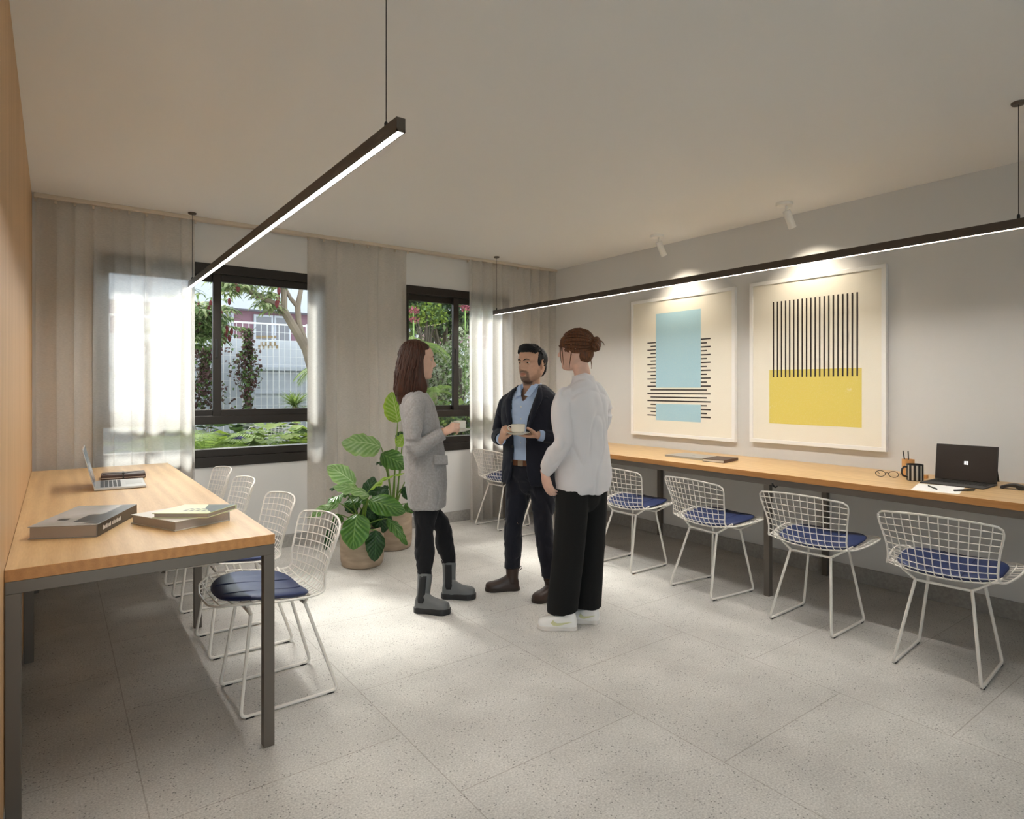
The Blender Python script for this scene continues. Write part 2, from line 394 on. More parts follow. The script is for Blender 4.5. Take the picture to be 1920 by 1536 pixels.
def window(name, x0, x1, z0, z1, front_right=True):
    r = root(name, ((x0+x1)/2, WY, z0), None, None); r['kind'] = 'structure'
    F = M_['frame']; y = WY-.012; yb = WY+.13
    mb = MB()
    mb.box((x0, y, z1-.075), (x1, yb, z1)); mb.box((x0, y, z0), (x0+.065, yb, z1-.075)); mb.box((x1-.065, y, z0), (x1, yb, z1-.075))
    mb.box((x0+.065, y, z0), (x1-.065, yb, z0+.075)); mb.box((x0+.065, y+.03, z0+.075), (x1-.065, yb, z0+.135))
    mb.box((x0+.065, y+.02, 1.035), (x1-.065, yb, 1.10))
    mb.build('window_frame', F, r, bevel=.003)
    xm = (x0+x1)/2-.01
    def sash(a, b, yy, st=.06):
        zb, zt = 1.085, 2.213
        m = MB(); m.box((a, yy, zb), (a+st, yy+.035, zt)); m.box((b-st, yy, zb), (b, yy+.035, zt))
        m.box((a+st, yy, zb), (b-st, yy+.035, zb+.062)); m.box((a+st, yy, zt-.062), (b-st, yy+.035, zt))
        s = m.build('sash', F, r, bevel=.003)
        MB().box((a+st, yy+.015, zb+.062), (b-st, yy+.02, zt-.062)).build('pane', M_['glass'], s)
        return s
    sash(x0+.06, xm+.035, WY+.068, .045); s = sash(xm-.035, x1-.06, WY+.022)
    MB().box((xm-.02, WY+.012, 1.55), (xm+.0, WY+.022, 1.70)).build('latch', M_['black'], s, bevel=.003)
    MB().box((x0+.065, WY+.06, z0+.135), (x1-.065, WY+.065, 1.035)).build('lower_pane', M_['glass'], r)
    MB().box((x0-.0, WY+.13, z0-.03), (x1, WY+.24, z0+.005)).build('window_sill', F, r)
window('window_1', *WIN[0], WZ0, WZ1); window('window_2', *WIN[1], WZ0, WZ1)
for a, b in WIN: portal(((a+b)/2, WY+.21, (WZ0+WZ1)/2), -PI/2, b-a, WZ1-WZ0)

# curtain track and curtains
CY = 5.14
tr = MB().box((-.11, CY-.03, CH-.028), (WX-.005, CY+.03, CH)).build('curtain_track', M_['track'], bevel=.004)
tag(tr, 'long beige curtain track running along the ceiling above both windows', 'curtain track')
def curtain(x0, x1, folds, seed, label, amp=.052):
    rnd = random.Random(seed); n = folds*14; ph = rnd.random()*6
    r = root('curtain', ((x0+x1)/2, CY, 0), label, 'curtain', group='sheer curtains on the window wall')
    jit = [rnd.uniform(-.8, .8) for _ in range(folds+3)]; rows = 18; rings = []
    for k in range(rows+1):
        z = .012+(CH-.04)*k/rows; t = z/CH; ring = []
        for i in range(n+1):
            u = i/n; x = x0+(x1-x0)*u
            q = u*folds; j = int(q); f = q-j
            pj = jit[j]*(1-f)+jit[j+1]*f
            a = amp*(.55+.45*math.sin(pj*3))*(1.0-.35*t)
            y = CY+a*math.sin(2*PI*q+pj*1.4+ph)+.012*noise.noise(V((x*5, t*1.5, seed)))
            x += .018*math.cos(2*PI*q*1.0+pj+ph)*(1-.5*t)+.012*noise.noise(V((x*3, t*2, seed+9)))
            if u in (0, 1): x = x0 if u == 0 else x1
            ring.append((x, y, z))
        rings.append(ring)
    mb = MB(); mb.rings(rings, closed=False); mb.build('fabric', M_['sheer'], r, smooth=True, angle=180)
    for k in range(folds+1):
        x = x0+(x1-x0)*k/folds; MB().box((x-.006, CY-.006, CH-.05), (x+.006, CY+.006, CH-.026)).build('curtain_hook', M_['track'], r)
curtain(-.10, at_y(366, 600, CY).x, 9, 3, 'wide sheer curtain at the left window, nearest the oak wall')
curtain(at_y(578, 600, CY).x, at_y(765, 600, CY).x, 7, 8, 'sheer curtain hanging between the two windows behind the plants')
curtain(at_y(877, 600, CY).x, WX-.03, 9, 5, 'sheer curtain in the far right corner beside the small window')

# ================================================================ tables
def frame_table(x0, x1, y0, y1, legs, label, top_name, wall_x, hooks=()):
    r = root('desk', ((x0+x1)/2, (y0+y1)/2, 0), label, 'desk')
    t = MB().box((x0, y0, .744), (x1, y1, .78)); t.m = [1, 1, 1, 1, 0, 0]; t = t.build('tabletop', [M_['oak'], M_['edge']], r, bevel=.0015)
    e = .02; a0, a1 = .706, .744; m = MB()
    m.box((x0+.001, y0+.001, a0), (x1-.001, y0+.041, a1)); m.box((x0+.001, y1-.041, a0), (x1-.001, y1-.001, a1))
    m.box((x0+.001, y0+.041, a0), (x0+.041, y1-.041, a1)); m.box((x1-.041, y0+.041, a0), (x1-.001, y1-.041, a1))
    m.build('apron_frame', M_['steel'], r, bevel=.0015)
    for ly in legs:
        for lx in (x0+.001, x1-.039):
            ly_ = min(max(ly-.019, y0+.001), y1-.039)
            MB().box((lx, ly_, 0), (lx+.038, ly_+.038, a0)).build('leg', M_['steel'], r, bevel=.0015)
    for hx, hy in hooks:
        MB().tube([(hx, hy, .705), (hx-.02, hy, .70), (hx-.045, hy, .712), (hx-.055, hy, .73)], .006, 6).build('bag_hook', M_['black'], r, smooth=True)
    return r
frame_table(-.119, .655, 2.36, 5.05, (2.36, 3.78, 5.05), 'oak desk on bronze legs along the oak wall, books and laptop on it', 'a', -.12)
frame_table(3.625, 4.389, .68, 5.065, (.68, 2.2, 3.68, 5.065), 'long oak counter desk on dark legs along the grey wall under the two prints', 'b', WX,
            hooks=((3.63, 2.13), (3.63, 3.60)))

# ================================================================ pendants
def pendant(x, y0, y1, z, label, cyl):
    r = root('pendant_light', (x, (y0+y1)/2, z), label, 'pendant light')
    w = .014; h = .030
    m = MB(); m.box((x-w, y0, z-.004), (x+w, y1, z+h)); m.box((x-w, y0, z-.012), (x-w+.004, y1, z-.004)); m.box((x+w-.004, y0, z-.012), (x+w, y1, z-.004))
    m.box((x-w, y0, z-.012), (x+w, y0+.003, z-.004)); m.box((x-w, y1-.003, z-.012), (x+w, y1, z-.004))
    m.build('housing', M_['lampbody'], r)
    MB().box((x-w+.004, y0+.004, z-.0075), (x+w-.004, y1-.004, z-.0045)).build('diffuser', M_['strip'], r)
    for cy in cyl:
        MB().tube([(x, cy, z+h), (x, cy, CH)], .0016, 6).build('cable', M_['black'], r)
        MB().lathe([(.001, CH-.012), (.024, CH-.012), (.028, CH-.006), (.028, CH-.0005)], (x, cy, 0), 20).build('ceiling_canopy', M_['lampbody'], r, smooth=True)
        MB().lathe([(.006, 0), (.006, .018), (.003, .022)], (x, cy, z+h), 10).build('cable_grip', M_['black'], r, smooth=True)
pendant(.81, 1.64, 5.13, 2.075, 'thin bronze linear pendant over the left desk, its near end hanging mid-room', (1.74, 5.03))
pendant(3.472, .78, 5.0, 2.045, 'long dark linear pendant crossing in front of the two framed prints', (.885, 4.955))

# ================================================================ ceiling spots
def spot(x, y, label):
    r = root('ceiling_spotlight', (x, y, CH), label, 'spotlight', group='white ceiling spotlights')
    MB().lathe([(.001, CH-.02), (.05, CH-.02), (.054, CH-.015), (.054, CH-.0005)], (x, y, 0), 28).build('mounting_plate', M_['spotw'], r, smooth=True)
    a = V((.03, 0, 0)); top = V((x+.01, y-.01, CH-.055)); d = V((.50, -.12, -1)).normalized()
    MB().tube([(x+.01, y-.01, CH-.02), tuple(top)], .008, 10).build('swivel_arm', M_['spotw'], r, smooth=True)
    M = d.to_track_quat('Z', 'Y').to_matrix().to_4x4()
    MB().lathe([(.001, 0), (.024, 0), (.026, .003), (.026, .125), (.022, .128), (.021, .10), (.001, .10)], tuple(top), 24, M=M).build('lamp_tube', M_['spotw'], r, smooth=True)
    MB().lathe([(.001, .101), (.02, .101), (.02, .103), (.001, .103)], tuple(top), 20, M=M).build('lamp_lens', emis('spot_lens', (1, .9, .75), 6), r)
    l = bpy.data.lights.new('spot_beam', 'SPOT'); l.energy = 11; l.color = (1, .88, .7); l.spot_size = math.radians(110); l.spot_blend = 1.0; l.shadow_soft_size = .02
    o = bpy.data.objects.new('spot_beam', l); C.objects.link(o); o.parent = r; p = top+d*.13; o.location = mat4(r).inverted() @ p
    aim = V((.33, -.03, -1)); o.rotation_euler = (-aim).to_track_quat('Z', 'Y').to_euler()
spot(4.06, 2.33, 'white ceiling spotlight above the yellow print')
spot(4.065, 3.46, 'white ceiling spotlight above the blue print')

# ================================================================ framed prints
paper = mat('print_paper', (.80, .76, .66), .55, bump=.35, bscale=160)
def worn(name, c):
    m, nt, b, N, L = nmat(name); tc = N.new('ShaderNodeTexCoord')
    n = N.new('ShaderNodeTexNoise'); n.inputs['Scale'].default_value = 5; n.inputs['Detail'].default_value = 9; n.inputs['Roughness'].default_value = .75; L.new(tc.outputs['Object'], n.inputs[0])
    r = N.new('ShaderNodeMapRange'); r.inputs[1].default_value = .63; r.inputs[2].default_value = .70; L.new(n.outputs[0], r.inputs[0])
    n2 = N.new('ShaderNodeTexNoise'); n2.inputs['Scale'].default_value = 220; L.new(tc.outputs['Object'], n2.inputs[0])
    r2 = N.new('ShaderNodeMapRange'); r2.inputs[1].default_value = .55; r2.inputs[2].default_value = .75; r2.inputs[4].default_value = .5; L.new(n2.outputs[0], r2.inputs[0])
    mm = N.new('ShaderNodeMath'); mm.operation = 'MAXIMUM'; L.new(r.outputs[0], mm.inputs[0]); L.new(r2.outputs[0], mm.inputs[1])
    k = N.new('ShaderNodeMath'); k.operation = 'MULTIPLY'; k.inputs[1].default_value = .45; L.new(mm.outputs[0], k.inputs[0])
    mx = N.new('ShaderNodeMix'); mx.data_type = 'RGBA'; mx.inputs[6].default_value = lin(c); mx.inputs[7].default_value = (.80, .77, .68, 1); L.new(k.outputs[0], mx.inputs[0])
    L.new(mx.outputs[2], b.inputs['Base Color']); b.inputs['Roughness'].default_value = .55; return m
blue = worn('blue_ink', (.37, .58, .68)); yel = worn('yellow_ink', (.70, .58, .13)); ink = mat('dark_ink', (.028, .02, .016), .6)
def wallp(px, py, X=WX-.035): p = at_x(px, py, X); return p.y, p.z
def printframe(y0, y1, z0, z1, label):     # y0 = left in the photo (larger y)
    r = root('framed_print', (WX, (y0+y1)/2, z0), label, 'framed print'); X = WX-.035; f = .028
    m = MB(); m.box((X, y1, z0), (WX-.001, y0, z0+f)); m.box((X, y1, z1-f), (WX-.001, y0, z1)); m.box((X, y1, z0+f), (WX-.001, y1+f, z1-f)); m.box((X, y0-f, z0+f), (WX-.001, y0, z1-f))
    m.build('frame', M_['white'], r, bevel=.0015)
    return r, X+.007, (y1+f, y0-f, z0+f, z1-f)
def rect(mb, X, ya, yb, za, zb, mi=0): mb.add([(X, ya, za), (X, yb, za), (X, yb, zb), (X, ya, zb)], [(0, 1, 2, 3)], mi)
r, X, (a, b, c, d) = printframe(4.02, 2.915, .885, 2.125, 'white framed print with blue blocks and dark horizontal bars')
MB().box((X, a, c), (WX-.005, b, d)).build('paper', paper, r)
m = MB(); Xp = X-.0008
yl, yr = wallp(1229, 650)[0], wallp(1313, 650)[0]; zt = wallp(1271, 584)[1]; zm = wallp(1271, 727)[1]; zb1 = wallp(1271, 758)[1]; zb2 = wallp(1271, 790)[1]
rect(m, Xp, yr, yl, zm, zt); rect(m, Xp, yr, yl, zb2, zb1); m.build('blue_block', blue, r)
m = MB(); oy, iy = wallp(1213, 690)[0], wallp(1219, 690)[0]; oyr, iyr = wallp(1331.5, 690)[0], wallp(1324.5, 690)[0]
zs, ze = wallp(1221, 643)[1], wallp(1221, 778.5)[1]; nb = 21
for i in range(nb):
    z = zs+(ze-zs)*i/(nb-1); big = i % 2 == 0; L_ = oy if big else iy; R_ = oyr if big else iyr
    if 13 <= i <= 16: rect(m, Xp-.0006, R_, L_, z-.0055, z+.0055)
    else: rect(m, Xp-.0006, yl, L_, z-.0055, z+.0055); rect(m, Xp-.0006, R_, yr, z-.0055, z+.0055)
m.build('dark_bar', ink, r)
r, X, (a, b, c, d) = printframe(2.785, 1.80, .90, 2.13, 'white framed print with dark vertical lines over a yellow block')
MB().box((X, a, c), (WX-.005, b, d)).build('paper', paper, r)
Xp = X-.0008; yl, yr = wallp(1441.5, 740)[0], wallp(1615, 740)[0]
m = MB(); rect(m, Xp, yr, yl, wallp(1528, 798)[1], wallp(1528, 692)[1]); m.build('yellow_block', yel, r)
m = MB(); y0, y1 = wallp(1449.5, 640)[0], wallp(1606.5, 640)[0]; z0, z1 = wallp(1528, 706.5)[1], wallp(1528, 557)[1]
for i in range(20):
    y = y0+(y1-y0)*i/19; rect(m, Xp-.0006, y-.0055, y+.0055, z0, z1)
m.build('dark_bar', ink, r)

# ================================================================ wire chairs
def chair(label):
    r = root('wire_chair', (0, 0, 0), label, 'chair')
    # centre profile of the shell (x, z, half width)
    prof = [(.300, .462, .235), (.235, .468, .262), (.15, .462, .268), (.06, .450, .262), (-.03, .440, .247), (-.09, .438, .232), (-.135, .452, .222), (-.165, .485, .216), (-.186, .535, .218), (-.202, .588, .225), (-.216, .642, .235), (-.228, .692, .244), (-.239, .739, .250)]
    Nn = len(prof)-1
    # arc-length parametrisation
    Ls = [0]
    for i in range(Nn): Ls.append(Ls[-1]+math.hypot(prof[i+1][0]-prof[i][0], prof[i+1][1]-prof[i][1]))
    def cr(a, b, c_, d, t): return .5*(2*b+(c_-a)*t+(2*a-5*b+4*c_-d)*t*t+(3*b-a-3*c_+d)*t**3)
    def at(s):
        q = s*Ls[-1]; i = 0
        while i < Nn-1 and Ls[i+1] < q: i += 1
        t = (q-Ls[i])/(Ls[i+1]-Ls[i]); g = lambda j: prof[max(0, min(Nn, j))]
        return [cr(g(i-1)[k], g(i)[k], g(i+1)[k], g(i+2)[k], t) for k in range(3)]
    def S(s, t):
        x, z, w_ = at(s); bk = max(0, min(1, (s-.50)/.25)); bk = bk*bk*(3-2*bk)
        x2 = x + bk*.062*t*t; z2 = z + (1-bk)*(.020*t*t)-.022*t*t*max(0, (s-.8)/.2)
        z2 -= (1-bk)*.012*(1-t*t)
        return V((x2, w_*t, z2))
    def cf(s):     # corner clipping: largest |t| at s
        c = 1.0
        if s < .24: q = 1-s/.24; c = min(c, (1-q**2.2)**(1/2.2)*.62+.38) if s > 0 else .38
        if s > .93: q = (s-.93)/.07; c = min(c, .90+.10*math.sqrt(max(0, 1-q*q)))
        return c
    rim = []; K = 40
    for i in range(K+1): s = i/K; rim.append(S(s, cf(s)))
    for j in range(1, 12): rim.append(S(1, cf(1)*(1-2*j/12)))
    for i in range(K, -1, -1): s = i/K; rim.append(S(s, -cf(s)))
    for j in range(1, 8): rim.append(S(0, -cf(0)*(1-2*j/8)))
    sh = MB().tube(rim, .0048, 6, closed=True).build('shell_rim', M_['wire'], r, smooth=True)
    m = MB(); nc = 13
    for j in range(1, nc):
        t = -1+2*j/nc
        ss = [i/60 for i in range(61) if cf(i/60) >= abs(t)-1e-6]
        m.tube([S(s, t) for s in ss[::2]+([ss[-1]] if len(ss) % 2 == 0 else [])], .0025, 5)
    ns = 21
    for i in range(1, ns):
        s = i/ns; c = cf(s); m.tube([S(s, c*(-1+2*j/12)) for j in range(13)], .0025, 5)
    m.build('wire_grid', M_['wire'], sh, smooth=True)
    # cushion, D shaped, rounded to the front
    def outl(k, n=40):
        pts = []
        for i in range(n):
            q = 2*PI*i/n; cx, sy = math.cos(q), math.sin(q)
            x = .085+.175*cx if cx > 0 else .085+.170*math.copysign(abs(cx)**.38, cx)
            y = .212*math.copysign(abs(sy)**(.40 if cx < 0 else .72), sy)*(1 if cx > 0 else (1-.10*abs(cx)))
            pts.append((.085+(x-.085)*k, y*k))
        return pts
    def zc(x, y):
        q = max(0, min(1, (.30-x)/Ls[-1])); p = S(q, min(1, abs(y)/.25)); return p.z
    rings = []
    for k, dz in ((.05, .004), (.97, .004), (1.0, .010), (1.0, .017), (.97, .022), (.6, .0235), (.05, .024)):
        rings.append([V((x, y, zc(x, y)+dz)) for x, y in outl(k)])
    cu = MB().rings(rings).build('cushion', M_['cush'], r, smooth=True, angle=60)
    m = MB()
    m.tube([(x, .07, zc(x, .07)+.0245) for x in [-.07+.31*i/14 for i in range(15)]], .0018, 4)
    m.tube([(x, -.07, zc(x, -.07)+.0245) for x in [-.07+.31*i/14 for i in range(15)]], .0018, 4)
    m.tube([V((x, y, zc(x, y)+.0135)) for x, y in outl(1.008)], .003, 5, closed=True)
    m.build('seam', mat('navy_piping', (.01, .018, .07), .5), cu, smooth=True)
    # sled legs
    for sg in (1, -1):
        rt = V((-.075, sg*.112, .398)); rf = V((-.20, sg*.172, .008)); ff = V((.20, sg*.172, .008)); ft = V((.145, sg*.112, .398))
        def bend(a, b, c_, rad=.028):
            u = (a-b).normalized(); v = (c_-b).normalized(); p0 = b+u*rad; p2 = b+v*rad
            return [(p0*(1-t)**2+b*2*t*(1-t)+p2*t*t) for t in (0, .25, .5, .75, 1)]
        pts = [rt]+bend(rt, rf, ff)+bend(rf, ff, ft)+[ft]
        lg = MB().tube(pts, .0072, 8).build('sled_leg', M_['wire'], r, smooth=True)
        for gx in (-.165, .165): MB().box((gx-.016, sg*.172-.007, 0), (gx+.016, sg*.172+.007, .006)).build('glide', M_['black'], lg)
    for x, xe in ((-.075, -.06), (.145, .19)):
        e = S(.62 if x < 0 else .22, .97); zt = e.z-.004
        ye = .222 if x < 0 else .235
        pts = [(xe, ye, zt-.004), (x, .112, .393), (x, -.112, .393), (xe, -ye, zt-.004)]
        MB().tube(pts, .0066, 8).build('seat_support', M_['wire'], r, smooth=True)
    return r
proto = chair('x'); used = False
def place_chair(x, y, rz, label, group, z=0):
    global used
    o = proto if not used else copy_tree(proto); used = True
    o.location = (x, y, z); o.rotation_euler = (0, 0, rz); o['label'] = label; o['group'] = group
D = math.radians
gr = 'white wire chairs along the long counter desk'
place_chair(3.43, 1.145, D(5), 'white wire chair nearest the camera at the counter desk, by the dark open laptop', gr)
place_chair(3.475, 1.80, D(2), 'second wire chair from the right at the counter desk, in front of the yellow print', gr)
place_chair(3.475, 2.50, D(-6), 'white wire chair below the gap between the two prints', gr)
place_chair(3.47, 3.20, D(1), 'white wire chair just right of the woman in white', gr)
place_chair(3.50, 4.20, D(0), 'wire chair almost hidden behind the standing man and woman in white', gr)
place_chair(3.46, 4.84, D(3), 'white wire chair at the far corner end of the counter, left of the man', gr)
gr = 'white wire chairs along the left desk'
place_chair(.79, 2.79, PI+D(1), 'white wire chair nearest the camera at the left desk, whole blue seat in view', gr)
place_chair(.80, 3.45, PI, 'second nearest wire chair at the left desk', gr)
place_chair(.79, 4.22, PI-D(1), 'third wire chair from the near end of the left desk', gr)
place_chair(.79, 4.86, PI, 'farthest wire chair at the left desk, closest to the window', gr)
place_chair(*at_d(512, 900, 6.9).xy, D(75), 'white wire chair standing outdoors among the garden plants', 'garden wire chair', z=.18)
# ================================================================ things on the desks
TZ = .7802
def pt(v, z): return V((v[0], v[1], z))
def book(c0, u, ln, v, dp, z, h, cover, label, spine='u', pages=None, art=None, group=None):
    """c0 corner, u and v unit directions, ln and dp lengths; the spine runs along the far v side (at u end) unless given"""
    c0, u, v = V((*c0, 0)), V((*u, 0)).normalized(), V((*v, 0)).normalized()
    M = Matrix(((u.x, v.x, 0, c0.x), (u.y, v.y, 0, c0.y), (0, 0, 1, z), (0, 0, 0, 1)))
    ctr = M @ V((ln/2, dp/2, 0)); r = root('book', ctr, label, 'book', group=group)
    t = .0028; mb = MB(); mb.box((0, 0, 0), (ln, dp, t), M=M); mb.box((0, 0, h-t), (ln, dp, h), M=M)
    if spine == 'u': mb.box((ln-t, 0, t), (ln, dp, h-t), M=M)
    else: mb.box((0, dp-t, t), (ln, dp, h-t), M=M)
    mb.build('cover', cover, r, bevel=.0006)
    e = .005
    pg = MB(); pg.box((e, e, t), (ln-(t if spine == 'u' else e), dp-(e if spine == 'u' else t), h-t), M=M); pg.build('pages', pages or pagem, r)
    return r, M
pagem = mat('page_edges', (.44, .38, .33), .8, bump=.6, bscale=900, stretch=(1, 1, 30))
greyc = mat('glossy_grey_cover', (.50, .49, .48), .2, col2='#85837f', vscale=3)
dark = mat('dark_cover', (.02, .018, .016), .3); brown = mat('brown_leather', (.045, .018, .012), .45, bump=.1)
r, M = book((-.077, 2.79), (.2, -.1), .224, (.16, .378), .405, TZ, .045, greyc, 'large thick grey book with dark spine lying alone near the oak wall')
mb = MB(); mb.box((.2245, .002, .001), (.2252, .403, .044), M=M); mb.build('dark_spine', dark, r)
mb = MB()
for (a, b, c, d) in ((.17, .223, .03, .40), (.12, .17, .06, .20), (.05, .085, .10, .135)): mb.add([M @ V(p) for p in ((a, c, .0453), (b, c, .0453), (b, d, .0453), (a, d, .0453))], [(0, 1, 2, 3)])
mb.build('cover_photo', dark, r)
whiteink = mat('white_print', (.7, .69, .66), .5)
mb = MB()
for i in range(16):
    if i in (7,): continue
    a = .05+i*.011; hh = .012 if i % 3 else .016; mb.add([M @ V(p) for p in ((.2254, a, .016), (.2254, a+.008, .016), (.2254, a+.008, .016+hh), (.2254, a, .016+hh))], [(0, 1, 2, 3)])
mb.build('spine_lettering', whiteink, r)
r, M = book((.363, 2.62), (.207, .086), .228, (-.118, .256), .285, TZ, .036, mat('pale_cover', (.55, .52, .47), .35), 'thick book under the smaller one near the desk corner', spine='u')
mb = MB(); mb.box((.2285, .002, .001), (.2293, .06, .035), M=M); mb.build('spine_band', dark, r)
MB().box((.2295, .012, .006), (.2300, .045, .030), M=M).build('red_spine_label', mat('orange_red', (.5, .07, .02), .4), r)
r, M = book((.303, 2.748), (.168, -.124), .215, (.122, .118), .185, TZ+.0362, .019, mat('cream_green_cover', (.66, .66, .48), .3, col2='#c9cfa0', vscale=6), 'thin cream and green book on top of another book', spine='v')
mb = MB(); mb.add([M @ V(p) for p in ((.14, .10, .0193), (.214, .02, .0193), (.214, .183, .0193), (.10, .183, .0193))], [(0, 1, 2, 3)]); mb.build('green_photo', mat('dark_green_print', (.05, .09, .03), .3, col2='#11150b', vscale=30), r)
mb = MB(); rr = random.Random(4)
for i in range(5):
    for j in range(2): a, b = .085+i*.024, .045+j*.03; mb.add([M @ V(p) for p in ((a, b, .0194), (a+.015, b+.004, .0194), (a+.014, b+.021, .0194), (a+.002, b+.018, .0194))], [(0, 1, 2, 3)])
mb.build('cover_lettering', dark, r)
# laptop on the left desk
alu = mat('aluminium', (.50, .49, .48), .32, .7); keym = mat('dark_keys', (.02, .02, .022), .5)
r = root('laptop', (.29, 4.04, TZ), 'open silver laptop facing away from the oak wall, on the left desk', 'laptop')
c0 = V((.168, 3.895)); M = Matrix.Translation((.165, 3.885, TZ)) @ Matrix.Rotation(D(-3), 4, 'Z')
MB().box((0, 0, .001), (.235, .325, .013), M=M).build('base', alu, r, bevel=.003)
mb = MB()
for i in range(5):
    for j in range(13): mb.box((.028+i*.0195, .03+j*.0205, .0135), (.044+i*.0195, .047+j*.0205, .0145), M=M)
mb.build('keyboard', keym, r)
MB().box((.145, .11, .0132), (.222, .215, .0137), M=M).build('trackpad', mat('trackpad', (.42, .42, .41), .3, .3), r)
ML = M @ Matrix.Translation((.006, 0, .010)) @ Matrix.Rotation(D(-14), 4, 'Y')
lid = MB().box((-.006, 0, 0), (0, .325, .215), M=ML).build('screen_lid', alu, r, bevel=.002)
MB().box((.0002, .006, .01), (.0012, .319, .209), M=ML).build('display', mat('display_reflection', (.10, .14, .20), .15), lid)
# wrapped leather notebook
r = root('notebook', (.325, 4.38, TZ), 'dark brown leather notebook tied with a strap, behind the silver laptop', 'notebook')
M = Matrix.Translation((.215, 4.30, TZ)) @ Matrix.Rotation(D(-4), 4, 'Z')
MB().box((0, 0, 0), (.225, .15, .03), M=M).build('leather_cover', brown, r, bevel=.006)
MB().box((.003, -.0005, .009), (.222, .1, .013), M=M).build('pages', pagem, r)
mb = MB(); mb.box((.108, -.002, -.0), (.116, .152, .032), M=M); mb.tube([M @ V(p) for p in ((.112, .02, .033), (.06, .03, .037), (.01, .02, .034))], .002, 5); mb.tube([M @ V(p) for p in ((.112, .02, .033), (.17, .03, .038), (.222, .01, .034))], .002, 5)
mb.ell(M @ V((.112, .02, .035)), (.007, .006, .004), n=8, m=6); mb.build('strap', dark, r)

# counter desk: closed laptop, notebook
r = root('closed_laptop', (4.0, 3.03, TZ), 'closed silver laptop lying on the counter desk below the blue print', 'laptop')
MB().box((3.865, 2.86, TZ), (4.11, 3.21, TZ+.008)).build('base', alu, r, bevel=.002)
l = MB().box((3.865, 2.86, TZ+.0085), (4.11, 3.21, TZ+.014)).build('lid', alu, r, bevel=.002)
MB().ell((3.99, 3.03, TZ+.0142), (.014, .011, .0004), n=12, m=4).build('round_emblem', mat('dark_alu', (.2, .2, .2), .3, .5), l)
r = root('notebook', (3.98, 2.74, TZ), 'dark brown notebook with pale pages beside the closed silver laptop', 'notebook')
M = Matrix.Translation((3.845, 2.66, TZ)) @ Matrix.Rotation(D(10), 4, 'Z')
mb = MB(); mb.box((0, 0, 0), (.24, .165, .003), M=M); mb.box((0, 0, .018), (.24, .165, .021), M=M); mb.box((0, 0, .003), (.24, .003, .018), M=M); mb.build('cover', brown, r, bevel=.001)
MB().box((.002, .004, .003), (.236, .162, .018), M=M).build('pages', mat('cream_pages', (.7, .66, .6), .8), r)
# mug
r = root('mug', (4.03, 1.51, TZ), 'black mug with pale vertical stripes on the counter desk', 'mug')
mk = mat('black_glaze', (.014, .013, .013), .3)
MB().lathe([(.001, 0), (.040, 0), (.0425, .004), (.0435, .092), (.0425, .095), (.040, .094), (.039, .012), (.001, .010)], (4.03, 1.51, TZ), 32).build('body', mk, r, smooth=True)
mb = MB(); cc = V((4.03, 1.51, 0))
for k in range(12):
    a = 2*PI*k/12+.1; w = .11
    pts = [cc+V((.0442*math.cos(q), .0442*math.sin(q), z)) for z, q in ((TZ+.004, a-w), (TZ+.004, a), (TZ+.004, a+w), (TZ+.090, a+w), (TZ+.090, a), (TZ+.090, a-w))]
    mb.add([pts[0], pts[1], pts[4], pts[5], pts[2], pts[3]], [(0, 1, 2, 3), (1, 4, 5, 2)])
mb.build('pale_stripe', mat('pale_glaze', (.5, .45, .38), .3), r)
hd = V((-.80, .6, 0)).normalized()
MB().tube([cc+hd*.041+V((0, 0, TZ+.078)), cc+hd*.062+V((0, 0, TZ+.080)), cc+hd*.074+V((0, 0, TZ+.066)), cc+hd*.076+V((0, 0, TZ+.045)), cc+hd*.068+V((0, 0, TZ+.028)), cc+hd*.041+V((0, 0, TZ+.020))], .0055, 8).build('handle', mk, r, smooth=True)
# pencil pot
ph = wood('light_wood_cup', '#B5804A', '#D09A5E', 'Z'); pc = V((4.175, 1.60, TZ))
r = root('pencil_pot', pc, 'round wooden pencil pot behind the striped mug', 'pencil pot')
MB().lathe([(.001, 0), (.034, 0), (.034, .105), (.029, .105), (.028, .006), (.001, .006)], pc, 28).build('pot', ph, r, smooth=True)
for nm, dx, dy, tx, ty in (('pencil', -.006, .004, -.010, .018), ('pencil', .004, -.004, -.006, .004)):
    o = MB().tube([pc+V((dx, dy, .010)), pc+V((dx+tx, dy+ty, .152)), pc+V((dx+tx*1.05, dy+ty*1.05, .157))], [.0036, .0036, .001], 6).build('pencil', M_['black'])
    tag(o, 'black pencil leaning left in the wooden pot' if ty > .01 else 'black pencil standing nearly upright in the wooden pot', 'pencil', 'pencils in the wooden pot')
er = MB().box((4.155, 1.495, TZ), (4.185, 1.53, TZ+.020)).build('eraser', ph, bevel=.002); tag(er, 'small brown wooden block right of the striped mug', 'eraser')
# glasses
r = root('eyeglasses', (4.07, 1.65, TZ), 'black framed eyeglasses folded open on the counter desk, left of the mug', 'glasses')
G = Matrix.Translation((4.03, 1.66, TZ+.0205)) @ Matrix.Rotation(D(-75), 4, 'Z')
fr = MB()
for s in (-1, 1):
    fr.tube([G @ V((s*.034+.026*math.cos(q), 0, .018*math.sin(q))) for q in [2*PI*k/16 for k in range(16)]], .002, 5, closed=True)
fr.tube([G @ V((-.009, 0, .004)), G @ V((0, 0, .008)), G @ V((.009, 0, .004))], .002, 5); fr.build('rim', M_['black'], r, smooth=True)
for s in (-1, 1): MB().tube([G @ V((s*.061, 0, .006)), G @ V((s*.063, .03, .004)), G @ V((s*.060, .10, -.004)), G @ V((s*.056, .128, -.018))], .0017, 5).build('temple', M_['black'], r, smooth=True)
mb = MB()
for s in (-1, 1): mb.poly([G @ V((s*.034+.025*math.cos(q), 0, .017*math.sin(q))) for q in [2*PI*k/16 for k in range(16)]])
